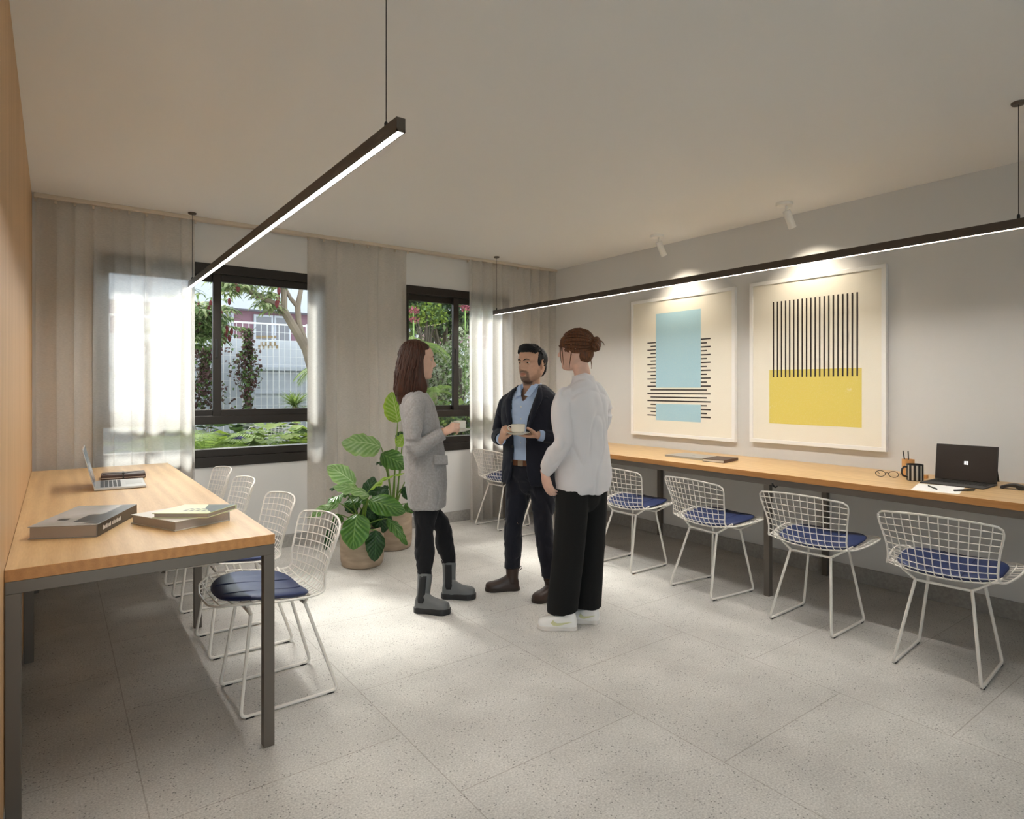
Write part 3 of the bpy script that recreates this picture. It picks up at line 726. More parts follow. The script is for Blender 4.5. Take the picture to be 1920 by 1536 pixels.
mb.build('lens', M_['glass'], r)
# paper and pens
M = Matrix.Translation((3.637, 1.383, TZ)) @ Matrix.Rotation(D(13), 4, 'Z')
o = MB().box((0, -.21, 0), (.285, 0, .0008), M=M).build('paper_sheet', mat('white_paper', (.80, .79, .77), .7)); tag(o, 'white paper sheet in front of the dark laptop', 'paper')
def pen(p0, p1, r_, label):
    p0, p1 = V(p0), V(p1); rt = root('pen', p0, label, 'pen', group='black pens by the paper')
    MB().tube([p0, p0.lerp(p1, .62)], r_, 8).build('barrel', M_['black'], rt, smooth=True); MB().tube([p0.lerp(p1, .62), p0.lerp(p1, .95), p1], [r_*1.15, r_*1.1, r_*.5], 8).build('cap', dark, rt, smooth=True)
z = TZ+.0052
pen(pt(at_z(1741, 911, z), z), pt(at_z(1757, 917.5, z), z), .0042, 'black pen lying across the middle of the white paper')
pen(pt(at_z(1789, 919.8, z), z), pt(at_z(1828, 918.6, z), z), .0045, 'black pen at the right edge of the white paper')
# dark tablet laptop
r = root('tablet_laptop', (4.07, 1.3, TZ), 'dark tablet laptop with keyboard cover and white window logo on the counter desk', 'laptop')
dk = mat('dark_fabric', (.018, .016, .015), .6, bump=.1); scr = mat('dark_screen', (.028, .023, .021), .25)
M = Matrix.Translation((3.95, 1.155, TZ)) @ Matrix.Rotation(D(1), 4, 'Z')
MB().box((0, 0, 0), (.235, .298, .006), M=M).build('keyboard_cover', mat('grey_fabric', (.045, .042, .04), .7), r, bevel=.002)
mb = MB()
for i in range(5):
    for j in range(13): mb.box((.105+i*.021, .014+j*.0208, .006), (.122+i*.021, .031+j*.0208, .0075), M=M)
mb.build('keys', dk, r)
MS = M @ Matrix.Translation((.222, 0, .008)) @ Matrix.Rotation(D(9), 4, 'Y')
s = MB().box((0, 0, 0), (.008, .298, .205), M=MS).build('tablet', dk, r, bevel=.003)
MB().box((-.0008, .004, .004), (-.0001, .294, .201), M=MS).build('screen', scr, s)
mb = MB(); ly, lz, q = .146, .103, .0105
for a, b in ((-1, 0), (0, 0), (-1, -1), (0, -1)):
    y0 = ly+a*q+(.0006); z0 = lz+b*q+.0006; y1 = y0+q-.0012; z1 = z0+q-.0012
    k = lambda y: 1+(ly-y)*6
    mb.add([MS @ V((-.0013, y, lz+(zz-lz)*k(y))) for y, zz in ((y0, z0), (y1, z0), (y1, z1), (y0, z1))], [(0, 1, 2, 3)])
mb.build('window_logo', emis('logo_white', (.8, .78, .74), .8), s)
MK = M @ Matrix.Translation((.254, 0, .118)) @ Matrix.Rotation(D(-26), 4, 'Y')
MB().box((0, .01, -.118), (.003, .288, 0), M=MK).build('kickstand', dk, s)
# mouse
mp_ = V((4.10, 1.065, TZ)); r = root('computer_mouse', mp_, 'low black arched computer mouse at the right end of the counter', 'mouse')
rings = []
for i in range(9):
    t = i/8; y = -.055+.11*t; zt = .014+.018*math.sin(PI*min(1, t*.9+.1)); zb = max(0, zt-.019) if .25 < t < .8 else 0
    w_ = .028*(1-.5*abs(2*t-1)**4)
    rings.append([mp_+V((w_*math.cos(q), y, (zt if math.sin(q) > 0 else zb)*1.0-.004*(math.cos(q)**2 if math.sin(q) > 0 else 0)*1.5)) for q in [2*PI*(k+.5)/12 for k in range(12)]])
MB().rings(rings).build('shell', mat('mouse_black', (.02, .018, .017), .4), r, smooth=True)

# ================================================================ potted plants
clay = mat('sand_clay', (.47, .36, .26), .75, bump=.3, bscale=60, var=.25, vscale=7, stretch=(1, 1, 4)); soil = mat('dark_soil', (.03, .02, .014), .9, bump=1, bscale=120)
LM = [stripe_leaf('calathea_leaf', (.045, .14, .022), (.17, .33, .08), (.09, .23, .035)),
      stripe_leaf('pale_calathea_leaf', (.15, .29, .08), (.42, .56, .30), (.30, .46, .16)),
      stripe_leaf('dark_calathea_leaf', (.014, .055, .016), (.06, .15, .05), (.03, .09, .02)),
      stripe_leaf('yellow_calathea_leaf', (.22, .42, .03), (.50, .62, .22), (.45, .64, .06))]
stemm = mat('green_stem', (.15, .26, .04), .4)
def leaf(par, base, tip, W, nrm, bend=.08, cup=.25, mi=0, wav=.010, pw=1.0):
    base, tip, nrm = V(base), V(tip), V(nrm).normalized()
    L_ = (tip-base).length; ax = (tip-base)/L_; side = ax.cross(nrm).normalized(); nn = side.cross(ax)
    mb = MB(); mb.uv = []; nv, nu = 22, 12; n0 = 0; vs = []; uv = []
    for i in range(nv+1):
        v = i/nv; c = base+ax*(L_*v)+nn*(bend*L_*4*v*(1-v))-V((0, 0, 1))*0
        w_ = W*(max(0, math.sin(PI*v**(.80*pw)))**.62)*(1-.0*v)
        if i in (0, nv): w_ = .002
        for j in range(nu+1):
            u = -1+2*j/nu
            z = -cup*W*(abs(u)**1.8)+wav*math.sin(v*26-abs(u)*5)*abs(u)+wav*1.2*math.sin(v*9+u*2)*abs(u)
            vs.append(c+side*(w_*u)+nn*z*(w_/W)); uv.append((u, v))
    fs = [(i*(nu+1)+j, i*(nu+1)+j+1, (i+1)*(nu+1)+j+1, (i+1)*(nu+1)+j) for i in range(nv) for j in range(nu)]
    mb.v = vs; mb.uv = uv; mb.f = fs; mb.m = [0]*len(fs)
    return mb.build('leaf', LM[mi], par, smooth=True, angle=180)
def stem(par, a, b, r_=.0055, sag=.5):
    a, b = V(a), V(b); m = V((a.x*(1-sag*.4)+b.x*sag*.4, a.y*(1-sag*.4)+b.y*sag*.4, a.z*.35+b.z*.65))
    pts = [a*(1-t)**2+m*2*t*(1-t)+b*t*t for t in [i/8 for i in range(9)]]
    MB().tube(pts, [r_*(1.2-.5*i/8) for i in range(9)], 7).build('stem', stemm, par, smooth=True)
def potted(cx, cy, R, H, label, leaves, loose):
    r = root('potted_plant', (cx, cy, 0), label, 'potted plant')
    MB().lathe([(.001, 0), (R*.86, 0), (R*.93, .012), (R*.985, .05), (R, H*.5), (R*.985, H-.006), (R*.97, H), (R*.90, H), (R*.885, H-.01), (R*.87, H*.5), (R*.8, .03), (.001, .03)], (cx, cy, 0), 44).build('pot', clay, r, smooth=True, angle=50)
    MB().lathe([(.001, H-.035), (R*.5, H-.03), (R*.87, H-.04)], (cx, cy, 0), 24).build('soil', soil, r)
    rn = random.Random(int(cx*100))
    for (bx, by, tx, ty, W, dd, dt, nrm, bend, cup, mi) in leaves:      # base, tip in the picture, half width (m), depth offsets (m)
        D0 = SA*cx+CA*cy
        b = at_d(560+bx/4.15, 720+by/4.15, D0+dd); t = at_d(560+tx/4.15, 720+ty/4.15, D0+dt)
        leaf(r, b, t, W, nrm, bend, cup, mi)
        a = rn.uniform(0, 6.28); q = R*.35*rn.random(); s0 = V((cx+q*math.cos(a), cy+q*math.sin(a), H-.035))
        stem(r, s0, b)
    for (az, el, ln, W, h, mi) in loose:
        a = D(az); q = V((math.cos(a), math.sin(a), 0)); s0 = V((cx, cy, H-.035))+q*R*.2; b = s0+q*ln*.55*math.cos(D(el))+V((0, 0, h)); t = b+q*ln*math.cos(D(el-35))+V((0, 0, ln*math.sin(D(el-35))))
        leaf(r, b, t, W, V((0, 0, 1))+q*.2, .08, .3, mi); stem(r, s0, b)
TC = -V((SA, CA, 0)); UP = V((0, 0, 1)); RT = V((CA, -SA, 0))
N1 = TC*.9+UP*.5; N2 = TC*.45+UP*.9; N3 = TC*1.0+UP*.15
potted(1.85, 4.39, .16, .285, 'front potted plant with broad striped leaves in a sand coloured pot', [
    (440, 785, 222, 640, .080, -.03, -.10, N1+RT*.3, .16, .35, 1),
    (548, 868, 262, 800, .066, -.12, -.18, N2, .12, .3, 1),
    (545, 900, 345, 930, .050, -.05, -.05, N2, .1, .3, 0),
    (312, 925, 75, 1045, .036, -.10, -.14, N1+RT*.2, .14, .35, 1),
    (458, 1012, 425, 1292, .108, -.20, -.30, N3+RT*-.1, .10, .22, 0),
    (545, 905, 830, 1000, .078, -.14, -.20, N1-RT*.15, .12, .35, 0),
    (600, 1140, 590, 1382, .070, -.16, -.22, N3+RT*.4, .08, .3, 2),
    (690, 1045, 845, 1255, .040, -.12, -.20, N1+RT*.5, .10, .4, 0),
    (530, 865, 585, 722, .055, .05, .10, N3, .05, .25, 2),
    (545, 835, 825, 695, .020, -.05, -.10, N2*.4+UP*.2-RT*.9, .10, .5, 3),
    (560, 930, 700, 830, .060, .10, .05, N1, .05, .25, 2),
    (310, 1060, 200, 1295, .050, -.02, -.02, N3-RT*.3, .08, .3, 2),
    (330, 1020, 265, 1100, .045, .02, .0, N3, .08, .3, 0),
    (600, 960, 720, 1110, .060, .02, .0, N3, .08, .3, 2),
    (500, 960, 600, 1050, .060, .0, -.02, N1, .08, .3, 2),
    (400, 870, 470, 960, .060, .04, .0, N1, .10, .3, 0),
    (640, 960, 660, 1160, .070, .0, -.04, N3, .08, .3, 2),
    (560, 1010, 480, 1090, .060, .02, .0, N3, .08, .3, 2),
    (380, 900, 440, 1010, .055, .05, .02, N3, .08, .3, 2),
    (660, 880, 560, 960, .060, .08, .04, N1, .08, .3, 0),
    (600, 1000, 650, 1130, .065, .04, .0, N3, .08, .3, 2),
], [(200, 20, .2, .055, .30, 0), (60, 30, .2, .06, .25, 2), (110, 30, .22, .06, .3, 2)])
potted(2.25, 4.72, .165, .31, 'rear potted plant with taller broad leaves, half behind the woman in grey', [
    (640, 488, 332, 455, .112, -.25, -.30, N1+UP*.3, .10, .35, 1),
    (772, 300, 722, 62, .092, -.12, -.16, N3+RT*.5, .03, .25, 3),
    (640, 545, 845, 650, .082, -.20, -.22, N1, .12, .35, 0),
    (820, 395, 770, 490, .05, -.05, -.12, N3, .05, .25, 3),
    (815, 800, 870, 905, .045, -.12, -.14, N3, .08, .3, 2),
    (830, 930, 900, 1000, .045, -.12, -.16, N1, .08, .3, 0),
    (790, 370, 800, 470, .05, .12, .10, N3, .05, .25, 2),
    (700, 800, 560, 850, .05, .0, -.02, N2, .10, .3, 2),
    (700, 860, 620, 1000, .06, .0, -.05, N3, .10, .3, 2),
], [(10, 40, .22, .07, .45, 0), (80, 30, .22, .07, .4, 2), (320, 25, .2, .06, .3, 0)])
# ================================================================ people
def interp(tab, z):
    if z <= tab[0][0]: return tab[0][1:]
    for i in range(len(tab)-1):
        if z <= tab[i+1][0]:
            t = (z-tab[i][0])/(tab[i+1][0]-tab[i][0]); g = lambda j: tab[max(0, min(len(tab)-1, j))]
            return [.5*(2*g(i)[k]+(g(i+1)[k]-g(i-1)[k])*t+(2*g(i-1)[k]-5*g(i)[k]+4*g(i+1)[k]-g(i+2)[k])*t*t+(3*g(i)[k]-g(i-1)[k]-3*g(i+1)[k]+g(i+2)[k])*t**3) for k in range(1, len(tab[0]))]
    return tab[-1][1:]
HT = [(-.112, .055, .005, .016), (-.106, .074, -.005, .031), (-.095, .083, -.02, .043), (-.075, .085, -.048, .056), (-.05, .088, -.072, .064), (-.03, .088, -.086, .068), (-.01, .087, -.095, .071), (.012, .085, -.099, .073), (.03, .091, -.100, .0745), (.06, .086, -.096, .073), (.085, .068, -.082, .061), (.102, .040, -.058, .041), (.112, .004, -.018, .010)]
def g2(a, b, sa, sb): return math.exp(-(a/sa)**2-(b/sb)**2)
def head(mb, M, fem=False):
    rings = []; n = 72; m = 70
    for i in range(m+1):
        z = -.112+.224*(.5-.5*math.cos(PI*i/m)); fr, bk, w_ = interp(HT, z)
        if fem and z < -.02: w_ *= 1-.10*min(1, (-.02-z)/.08)
        c = -.012 if z > -.06 else -.012+(-.06-z)*.6; ring = []
        for k in range(n):
            q = 2*PI*k/n; cx, sy = math.cos(q), math.sin(q); e = 2/2.25
            x = c+(fr-c)*abs(cx)**e if cx > 0 else c-(c-bk)*abs(cx)
            y = w_*math.copysign(abs(sy)**(e if cx > 0 else 1), sy)
            if cx > 0:
                if -.045 < z < .04:
                    a = interp([(-.040, 0, .014), (-.034, .010, .017), (-.027, .026, .0155), (-.018, .030, .012), (0, .019, .0095), (.015, .011, .0095), (.032, .004, .012), (.04, 0, .012)], z)
                    x += a[0]*math.exp(-(y/a[1])**2)*(.9 if fem else 1)
                for s in (-1, 1):
                    x -= .008*g2(y-s*.031, z-.011, .015, .011); x += .004*g2(y-s*.034, z-.031, .020, .007)*(.3 if fem else 1); x += .004*g2(y-s*.043, z+.018, .018, .018)
                x += .007*g2(y, z+.0510, .020, .0045)+.0075*g2(y, z+.0635, .017, .005)-.005*g2(y, z+.0572, .02, .0026)-.003*g2(y, z+.075, .02, .006)+.004*g2(y, z+.094, .018, .012)
            ring.append(M @ V((x, y, z)))
        rings.append(ring)
    mb.rings(rings)
    for s in (-1, 1):
        mb.ell(M @ V((-.012, s*.073, -.002)), (.016, .007, .029), (M.to_3x3() @ Matrix.Rotation(-.15, 3, 'Y') @ Matrix.Rotation(s*.35, 3, 'Z')), 14, 10)
        mb.tube([M @ V((-.014+.018*math.cos(q), s*(.079+.003*math.cos(q)), .004+.027*math.sin(q))) for q in [D(a) for a in range(-60, 215, 25)]], .0042, 6)
def hand(mb, W_, d, nrm, tside, curl=(30, 35, 25), s=1.0, thumb=(.6, .7, .25), th2=(.8, .1, .5), spread=.0, fc=None):
    d = V(d).normalized(); nrm = V(nrm); nrm = (nrm-d*nrm.dot(d)).normalized(); t = d.cross(nrm).normalized(); t = t if t.dot(V(tside)) > 0 else -t
    W_ = V(W_)
    mb.loft([W_-d*.02*s, W_, W_+d*.035*s, W_+d*.07*s, W_+d*.085*s], [(.025*s, .018*s), (.026*s, .019*s), (.035*s, .017*s), (.039*s, .014*s), (.036*s, .010*s)], t, 18, sub=3)
    for i in range(4):
        L_ = (.072, .080, .074, .058)[i]*s; b = W_+d*.080*s+t*(.0295-.0195*i)*s+nrm*.001; r_ = (.0086, .0088, .0084, .0074)[i]*s
        cc = fc[i] if fc else curl; a = 0; p = b; pts = [b-d*.018*s, b]; dd = (d+t*spread*(1.5-i)).normalized()
        for c_, f in zip(cc, (.45, .31, .24)):
            a += D(c_); v = dd*math.cos(a)+nrm*math.sin(a); p = p+v*L_*f; pts.append(p)
        mb.loft(pts, [(r_, r_), (r_*1.05, r_*1.05), (r_, r_), (r_*.92, r_*.92), (r_*.78, r_*.78)], t, 10, sub=3)
    b = W_+d*.022*s+t*.020*s; v1 = (d*thumb[0]+t*thumb[1]+nrm*thumb[2]).normalized(); v2 = (d*th2[0]+t*th2[1]+nrm*th2[2]).normalized()
    mb.loft([b, b+v1*.034*s, b+v1*.034*s+(v1+v2).normalized()*.030*s, b+v1*.034*s+(v1+v2).normalized()*.030*s+v2*.026*s], [(.013*s, .013*s), (.0125*s, .0125*s), (.0105*s, .0105*s), (.0085*s, .0085*s)], nrm, 12, sub=3)
def cshell(mb, G, lev, th=.009, n=64):
    rings = []
    for (z, fc, lc, a, b, aR, aL) in lev:
        q0, q1 = D(aL), 2*PI-D(aR); o = []; i_ = []
        for k in range(n+1):
            q = q0+(q1-q0)*k/n; cx, sy = math.cos(q), math.sin(q); e = 2/2.35
            x, y = math.copysign(abs(cx)**e, cx), math.copysign(abs(sy)**e, sy)
            o.append(G(fc+a*x, lc+b*y, z)); i_.append(G(fc+(a-th)*x, lc+(b-th)*y, z))
        rings.append(o+i_[::-1])
    R2 = []
    for i in range(len(rings)-1):      # smooth in height
        for k in range(4):
            t = k/4; g = lambda j: rings[max(0, min(len(rings)-1, j))]
            R2.append([(g(i)[q]*2+(g(i+1)[q]-g(i-1)[q])*t+(g(i-1)[q]*2-g(i)[q]*5+g(i+1)[q]*4-g(i+2)[q])*t*t+(g(i)[q]*3-g(i-1)[q]-g(i+1)[q]*3+g(i+2)[q])*t**3)*.5 for q in range(len(rings[0]))])
    R2.append(rings[-1]); mb.rings(R2, caps=False)
    for ri, ring in ((0, R2[0]), (1, R2[-1])):
        m = len(ring)//2; base = len(mb.v); mb.v += ring; 
        for k in range(m-1): mb.f.append((base+k, base+k+1, base+2*m-2-k, base+2*m-1-k)); mb.m.append(0)
def solid(mb, G, lev, n=48, cap='end'):
    rings = []
    pts = [G(l[1], l[2], l[0]) for l in lev]
    mb.loft(pts, [(l[4], l[3]) for l in lev], G(0, 1, 0)-G(0, 0, 0), n, e=2.35, sub=4, cap=cap)
def shoe(par, H, T, kind, label=None, wid=1.0, shaft=None, ankle=None):
    H, T = V((H.x, H.y, 0)), V((T.x, T.y, 0)); ax = (T-H); L_ = ax.length; ax.normalize(); sd = V((-ax.y, ax.x, 0)); P = lambda s, y, z: H+ax*s*L_+sd*y+V((0, 0, z))
    def outline(k=1.0, n=36):
        tab = [(0, .012), (.04, .026), (.15, .034), (.35, .032), (.6, .042), (.78, .046), (.92, .036), (1.0, .012)]
        up = [(s, interp(tab, s)[0]*wid*k) for s in [i/17 for i in range(18)]]
        return [(.5+(s-.5)*(1+(k-1)*.5), w_) for s, w_ in up]+[(.5+(s-.5)*(1+(k-1)*.5), -w_) for s, w_ in up[::-1]]
    sh = {'boot': .034, 'brown': .022, 'sneaker': .024}[kind]
    st = [(.01, .016, .04), (.05, .028, .07), (.18, .034, .09), (.36, .035, .085), (.55, .039, .062), (.72, .043, .050), (.88, .038, .043), (.96, .028, .036), (.995, .012, .024)]
    rings = []
    for s in [.01+.985*i/24 for i in range(25)]:
        w_, h = interp([(a, b, c) for a, b, c in st], s); w_ *= wid; h = max(h, .012)
        rings.append([P(s, w_*math.copysign(abs(math.cos(q))**.8, math.cos(q)), sh-.006+(h if math.sin(q) > 0 else .004)*math.copysign(abs(math.sin(q))**.85, math.sin(q))) for q in [2*PI*k/24 for k in range(24)]])
    mb = MB().rings(rings)
    if shaft:
        a = P(.22, 0, .05); b = V(ankle) if ankle else P(.22, 0, shaft); mb.loft([a, a.lerp(b, .5)+V((0, 0, .0)), b], [(.036, .042), (.036, .040), (.040, .045)], sd, 24, cap=False)
    up = sculpt({'boot': 'boot', 'brown': 'boot', 'sneaker': 'sneaker'}[kind], mb, .004, SH[kind], par, wr=.0015 if kind != 'sneaker' else .0008, wf=22, smooth=2)
    if label: up['label'] = label
    MB().prism([P(s, w_, 0) for s, w_ in outline(1.10 if kind == 'boot' else 1.04)], (0, 0, sh)).build('sole', SH[kind+'_sole'], up, bevel=.004)
    if kind == 'boot':
        for sg in (-1, 1):
            m = MB(); a0, a1 = P(.22, 0, .065), (V(ankle) if ankle else P(.22, 0, shaft)); rr = []
            for i in range(9):
                c = a0.lerp(a1, i/8-.0); hw = .021 if i else .014; rr.append([c+ax*x*hw+sd*sg*(.0405*math.sqrt(max(.1, 1-(x*hw/.045)**2))) for x in (-1, -.5, 0, .5, 1)])
            m.rings(rr, closed=False); o = m.build('elastic_panel', SH['elastic'], up, smooth=True); sm = o.modifiers.new('t', 'SOLIDIFY'); sm.thickness = .004; sm.offset = 0
        MB().tube([a1-ax*.042+V((0, 0, -.01)), a1-ax*.047+V((0, 0, .018)), a1-ax*.040+V((0, 0, .018)), a1-ax*.038+V((0, 0, -.008))], .003, 5).build('pull_tab', SH['elastic'], up)
    if kind == 'brown':
        a1 = V(ankle) if ankle else P(.22, 0, shaft)
        MB().tube([a1-ax*.040+V((0, 0, -.01)), a1-ax*.058+V((0, 0, .012)), a1-ax*.062+V((0, 0, -.004)), a1-ax*.044+V((0, 0, -.018))], .0025, 5).build('pull_tab', SH['elastic'], up)
    if kind == 'sneaker':
        for sg in (-1, 1):
            pts = [(.66, .036), (.60, .024), (.48, .022), (.34, .030), (.12, .046), (.36, .038), (.50, .036), (.56, .042), (.60, .052)]
            m = MB(); m.prism([P(s, sg*(.0365 if s < .5 else .0395)*wid, z+.008) for s, z in pts], sd*sg*.004); o = m.build('side_mark', SH['mark'], up)
        m = MB()
        for k in range(5): s = .42+.055*k; m.tube([P(s, y, .078-.010*k-.18*y*y*10) for y in (-.02, 0, .02)], .0028, 5)
        m.build('lace', SH['sneaker'], up)
    return up
SH = {'boot': mat('grey_rubber_boot', (.12, .125, .125), .5), 'boot_sole': mat('boot_sole', (.012, .012, .013), .5), 'elastic': mat('black_elastic', (.010, .010, .011), .8, bump=.5, bscale=300),
      'brown': mat('brown_boot_leather', (.050, .026, .018), .42, bump=.2, bscale=90, var=.4), 'brown_sole': mat('brown_sole', (.028, .018, .012), .6),
      'sneaker': mat('white_sneaker', (.78, .77, .75), .5), 'sneaker_sole': mat('white_sole', (.70, .66, .62), .55), 'mark': mat('pale_yellow_mark', (.62, .62, .36), .5)}
def sst(a, b, x): t = max(0, min(1, (x-a)/(b-a))); return t*t*(3-2*t)
def lipw(q): return sst(1.15, .75, math.hypot((q.z+.0572)/.0098, q.y/.0235)) if q.x > .06 else 0
def skinmat(name, c):
    m = mat(name, c, .48, var=.10, vscale=30, bump=.06, bscale=400); nt = m.node_tree; N = nt.nodes; L = nt.links; b = N['Principled BSDF']
    at_ = N.new('ShaderNodeAttribute'); at_.attribute_name = 'tint'; sp = N.new('ShaderNodeSeparateColor'); L.new(at_.outputs['Color'], sp.inputs[0])
    nz = N.new('ShaderNodeTexNoise'); nz.inputs['Scale'].default_value = 420; nz.inputs['Detail'].default_value = 2
    tc = N.new('ShaderNodeTexCoord'); L.new(tc.outputs['Object'], nz.inputs[0])
    rr = N.new('ShaderNodeMapRange'); rr.inputs[1].default_value = .35; rr.inputs[2].default_value = .65; rr.inputs[3].default_value = .75; rr.inputs[4].default_value = 1.0; L.new(nz.outputs[0], rr.inputs[0])
    mu = N.new('ShaderNodeMath'); mu.operation = 'MULTIPLY'; L.new(sp.outputs[1], mu.inputs[0]); L.new(rr.outputs[0], mu.inputs[1])
    src = b.inputs['Base Color'].links[0].from_socket
    m1 = N.new('ShaderNodeMix'); m1.data_type = 'RGBA'; m1.inputs[7].default_value = lin((c[0]*.66, c[1]*.46, c[2]*.44)); L.new(sp.outputs[0], m1.inputs[0]); L.new(src, m1.inputs[6])
    m2 = N.new('ShaderNodeMix'); m2.data_type = 'RGBA'; m2.inputs[7].default_value = (.035, .022, .017, 1); L.new(mu.outputs[0], m2.inputs[0]); L.new(m1.outputs[2], m2.inputs[6]); L.new(m2.outputs[2], b.inputs['Base Color'])
    b.inputs['Subsurface Weight'].default_value = .12; b.inputs['Subsurface Radius'].default_value = (.012, .005, .003); b.inputs['Subsurface Scale'].default_value = .6; return m
def cloth(name, c, bump=.35, bs=260, c2=None, sheen=.2, rough=.85): return mat(name, c, rough, bump=bump, bscale=bs, sheen=sheen, spec=.25, **({'col2': c2, 'vscale': 90} if c2 else {}))
eyew = mat('eye_white', (.50, .46, .43), .3); iris = mat('iris', (.018, .010, .007), .15); lipm = mat('lip', (.42, .16, .13), .45); lipd = mat('lip_tan', (.36, .15, .115), .5)
def eyes(par, M, r_=.0112, look=0, squint=.6):
    for s in (-1, 1):
        c = V((.0700, s*.031, .011)); mb = MB(); n, m = 20, 20
        for i in range(m):
            for k in range(n):
                def p(i, k):
                    th = PI*i/m; q = 2*PI*k/n; v = V((math.cos(th), math.sin(th)*math.cos(q), math.sin(th)*math.sin(q))); return M @ (c+v*r_)
                mb.add([p(i, k), p(i, k+1), p(i+1, k+1), p(i+1, k)], [(0, 1, 2, 3)], 1 if i < m*.17 else 0)
        mb.build('eye', [eyew, iris], par, smooth=True, weld=True)
        for up, a0 in ((1, squint), (-1, .75)):     # eyelids
            m2 = MB(); rr = []
            for i in range(7):
                e = D(90)*(a0 if up > 0 else a0)*(1-i/6)+D(90)*(i/6)   # from the edge to the brow
                e = D(90)-e if False else e
                el = (1-(a0))*D(48)+i/6*(D(90)-(1-a0)*D(48)); ring = []
                for k in range(11):
                    az = D(-70)+D(140)*k/10; el2 = el*max(.25, math.cos(az*.9))+i/6*.3; v = V((math.cos(el2)*math.cos(az), math.cos(el2)*math.sin(az), up*math.sin(el2))); ring.append(M @ (c+v*(r_+.0012)))
                rr.append(ring)
            m2.rings(rr, closed=False); o = m2.build('eyelid', SK, par, smooth=True, angle=180); sd_ = o.modifiers.new('t', 'SOLIDIFY'); sd_.thickness = .0016; sd_.offset = 0
def brow(par, M, m, r_=.0035):
    for s in (-1, 1): MB().loft([M @ V(p) for p in ((.0925, s*.012, .0265), (.0915, s*.022, .0315), (.0865, s*.034, .0335), (.078, s*.046, .028))], [(r_*.8, r_*.7), (r_, r_), (r_*.9, r_*.8), (r_*.3, r_*.3)], M.to_3x3() @ V((0, 0, 1)), 8).build('eyebrow', m, par, smooth=True)
def frameM(o, f, roll=0, pitch=0, s=1.0):
    f = V(f).normalized(); l = V((-f.y, f.x, 0)).normalized(); u = f.cross(l); R_ = Matrix((f, l, u)).transposed().to_4x4()
    return Matrix.Translation(o) @ R_ @ Matrix.Rotation(D(pitch), 4, 'Y') @ Matrix.Rotation(D(roll), 4, 'X') @ Matrix.Scale(s, 4)
def hairmat(name, c, c2):
    m = mat(name, c, .55, spec=.3, col2=c2, vscale=3, stretch=(45, 45, 5), bump=.8, bscale=6); return m
def locks(mb, surf, n, seg, r_, rn, jit=.006):
    """surf(u, t) -> point; u runs across the head, t along the lock"""
    for i in range(n):
        u = (i+rn.uniform(-.3, .3))/n; a = rn.uniform(0, 6.3); t1 = rn.uniform(.90, 1.04)
        pts = []; rs = []
        for k in range(seg+1):
            t = t1*k/seg; p = surf(u+.012*math.sin(a+t*5), t); pts.append(p+V((noise.noise(p*30+V((i, 0, 0))), noise.noise(p*30+V((0, i, 0))), 0))*jit); rs.append(r_*rn.uniform(.85, 1.15)*(1-.75*(t/t1)**4)*(.5+.5*min(1, t*6)))
        mb.tube(pts, rs, 6)
def makeG(O, F):
    F = V((F[0], F[1], 0)).normalized(); L_ = V((-F.y, F.x, 0)); O = V((O[0], O[1], 0))
    return (lambda f, l, z: O+F*f+L_*l+V((0, 0, z))), F, L_, O

# ---------------------------------------------------------------- woman in grey
G, F, L_, O = makeG((1.905, 3.353), (.914, -.406))
SK = skinmat('fair_skin', (.64, .41, .31)); pa = root('person', O, 'woman in long grey blazer and black trousers, brown hair, holding a cup', 'person')
hM = frameM(G(-.118, 0, 1.483), F*1.0+L_*.12, 0, 2, 1.0)
b = MB(); head(b, hM, True)
solid(b, G, [(.62, -.07, 0, .09, .13), (.80, -.075, 0, .10, .14), (.95, -.08, 0, .085, .11), (1.10, -.11, 0, .09, .125), (1.24, -.13, 0, .070, .14)], cap=False)
b.loft([G(-.14, 0, 1.22), G(-.14, 0, 1.30), G(-.128, 0, 1.38), G(-.118, 0, 1.43)], [(.060, .045), (.046, .042), (.047, .048), (.048, .05)], L_, 20)
wrR = at_d(833, 811, 3.66); wrL = G(.05, .06, 1.05)
for s, el, wr_ in ((-1, G(-.165, -.195, .965), wrR), (1, G(-.14, .19, .97), wrL)):
    b.loft([G(-.145, s*.12, 1.235), G(-.155, s*.175, 1.13), el, el.lerp(wr_, .5), wr_], [(.038, .038), (.036, .036), (.032, .032), (.029, .029), (.022, .018)], UP, 16)
hd = (at_d(853, 799, 3.62)-wrR)
hand(b, wrR, hd, -RT*.0+L_*.6-UP*.5+V((0, 0, 0)), UP*1.0+F*.2, s=.90, curl=(62, 70, 40), thumb=(.8, .35, .3), th2=(.9, -.2, .5))
hand(b, wrL, F*.9-L_*.35, UP, L_*-.2+F*0+UP*0-L_, s=.88, curl=(20, 25, 20), thumb=(.6, .6, .5))
kn = [at_d(795, 1003, 3.72), at_d(829, 992, 3.93)]; an = [at_d(797, 1083, 3.71), at_d(842, 1062, 3.95)]
for s, k_, a_ in ((-1, kn[0], an[0]), (1, kn[1], an[1])): b.loft([G(-.075, s*.08, .80), G(-.075, s*.085, .64), k_, k_.lerp(a_, .5), a_-V((0, 0, .05))], [(.062, .07), (.055, .06), (.040, .042), (.034, .036), (.012, .012)], L_, 16)
hi = hM.inverted()
def reg(p): q = hi @ p; return (lipw(q), 0, 0)
body = sculpt('body', b, .0034, [SK], pa, smooth=1, region=reg)
eyes(pa, hM, squint=.65)
hairA = hairmat('chestnut_hair', (.040, .020, .014), '#472618'); brow(pa, hM, hairA, .0028)
h = MB(); 
h.ell(hM @ V((-.030, 0, .034)), (.086, .087, .094), hM.to_3x3(), 28, 18)
h.ell(hM @ V((-.010, 0, .070)), (.080, .080, .056), hM.to_3x3(), 26, 14)
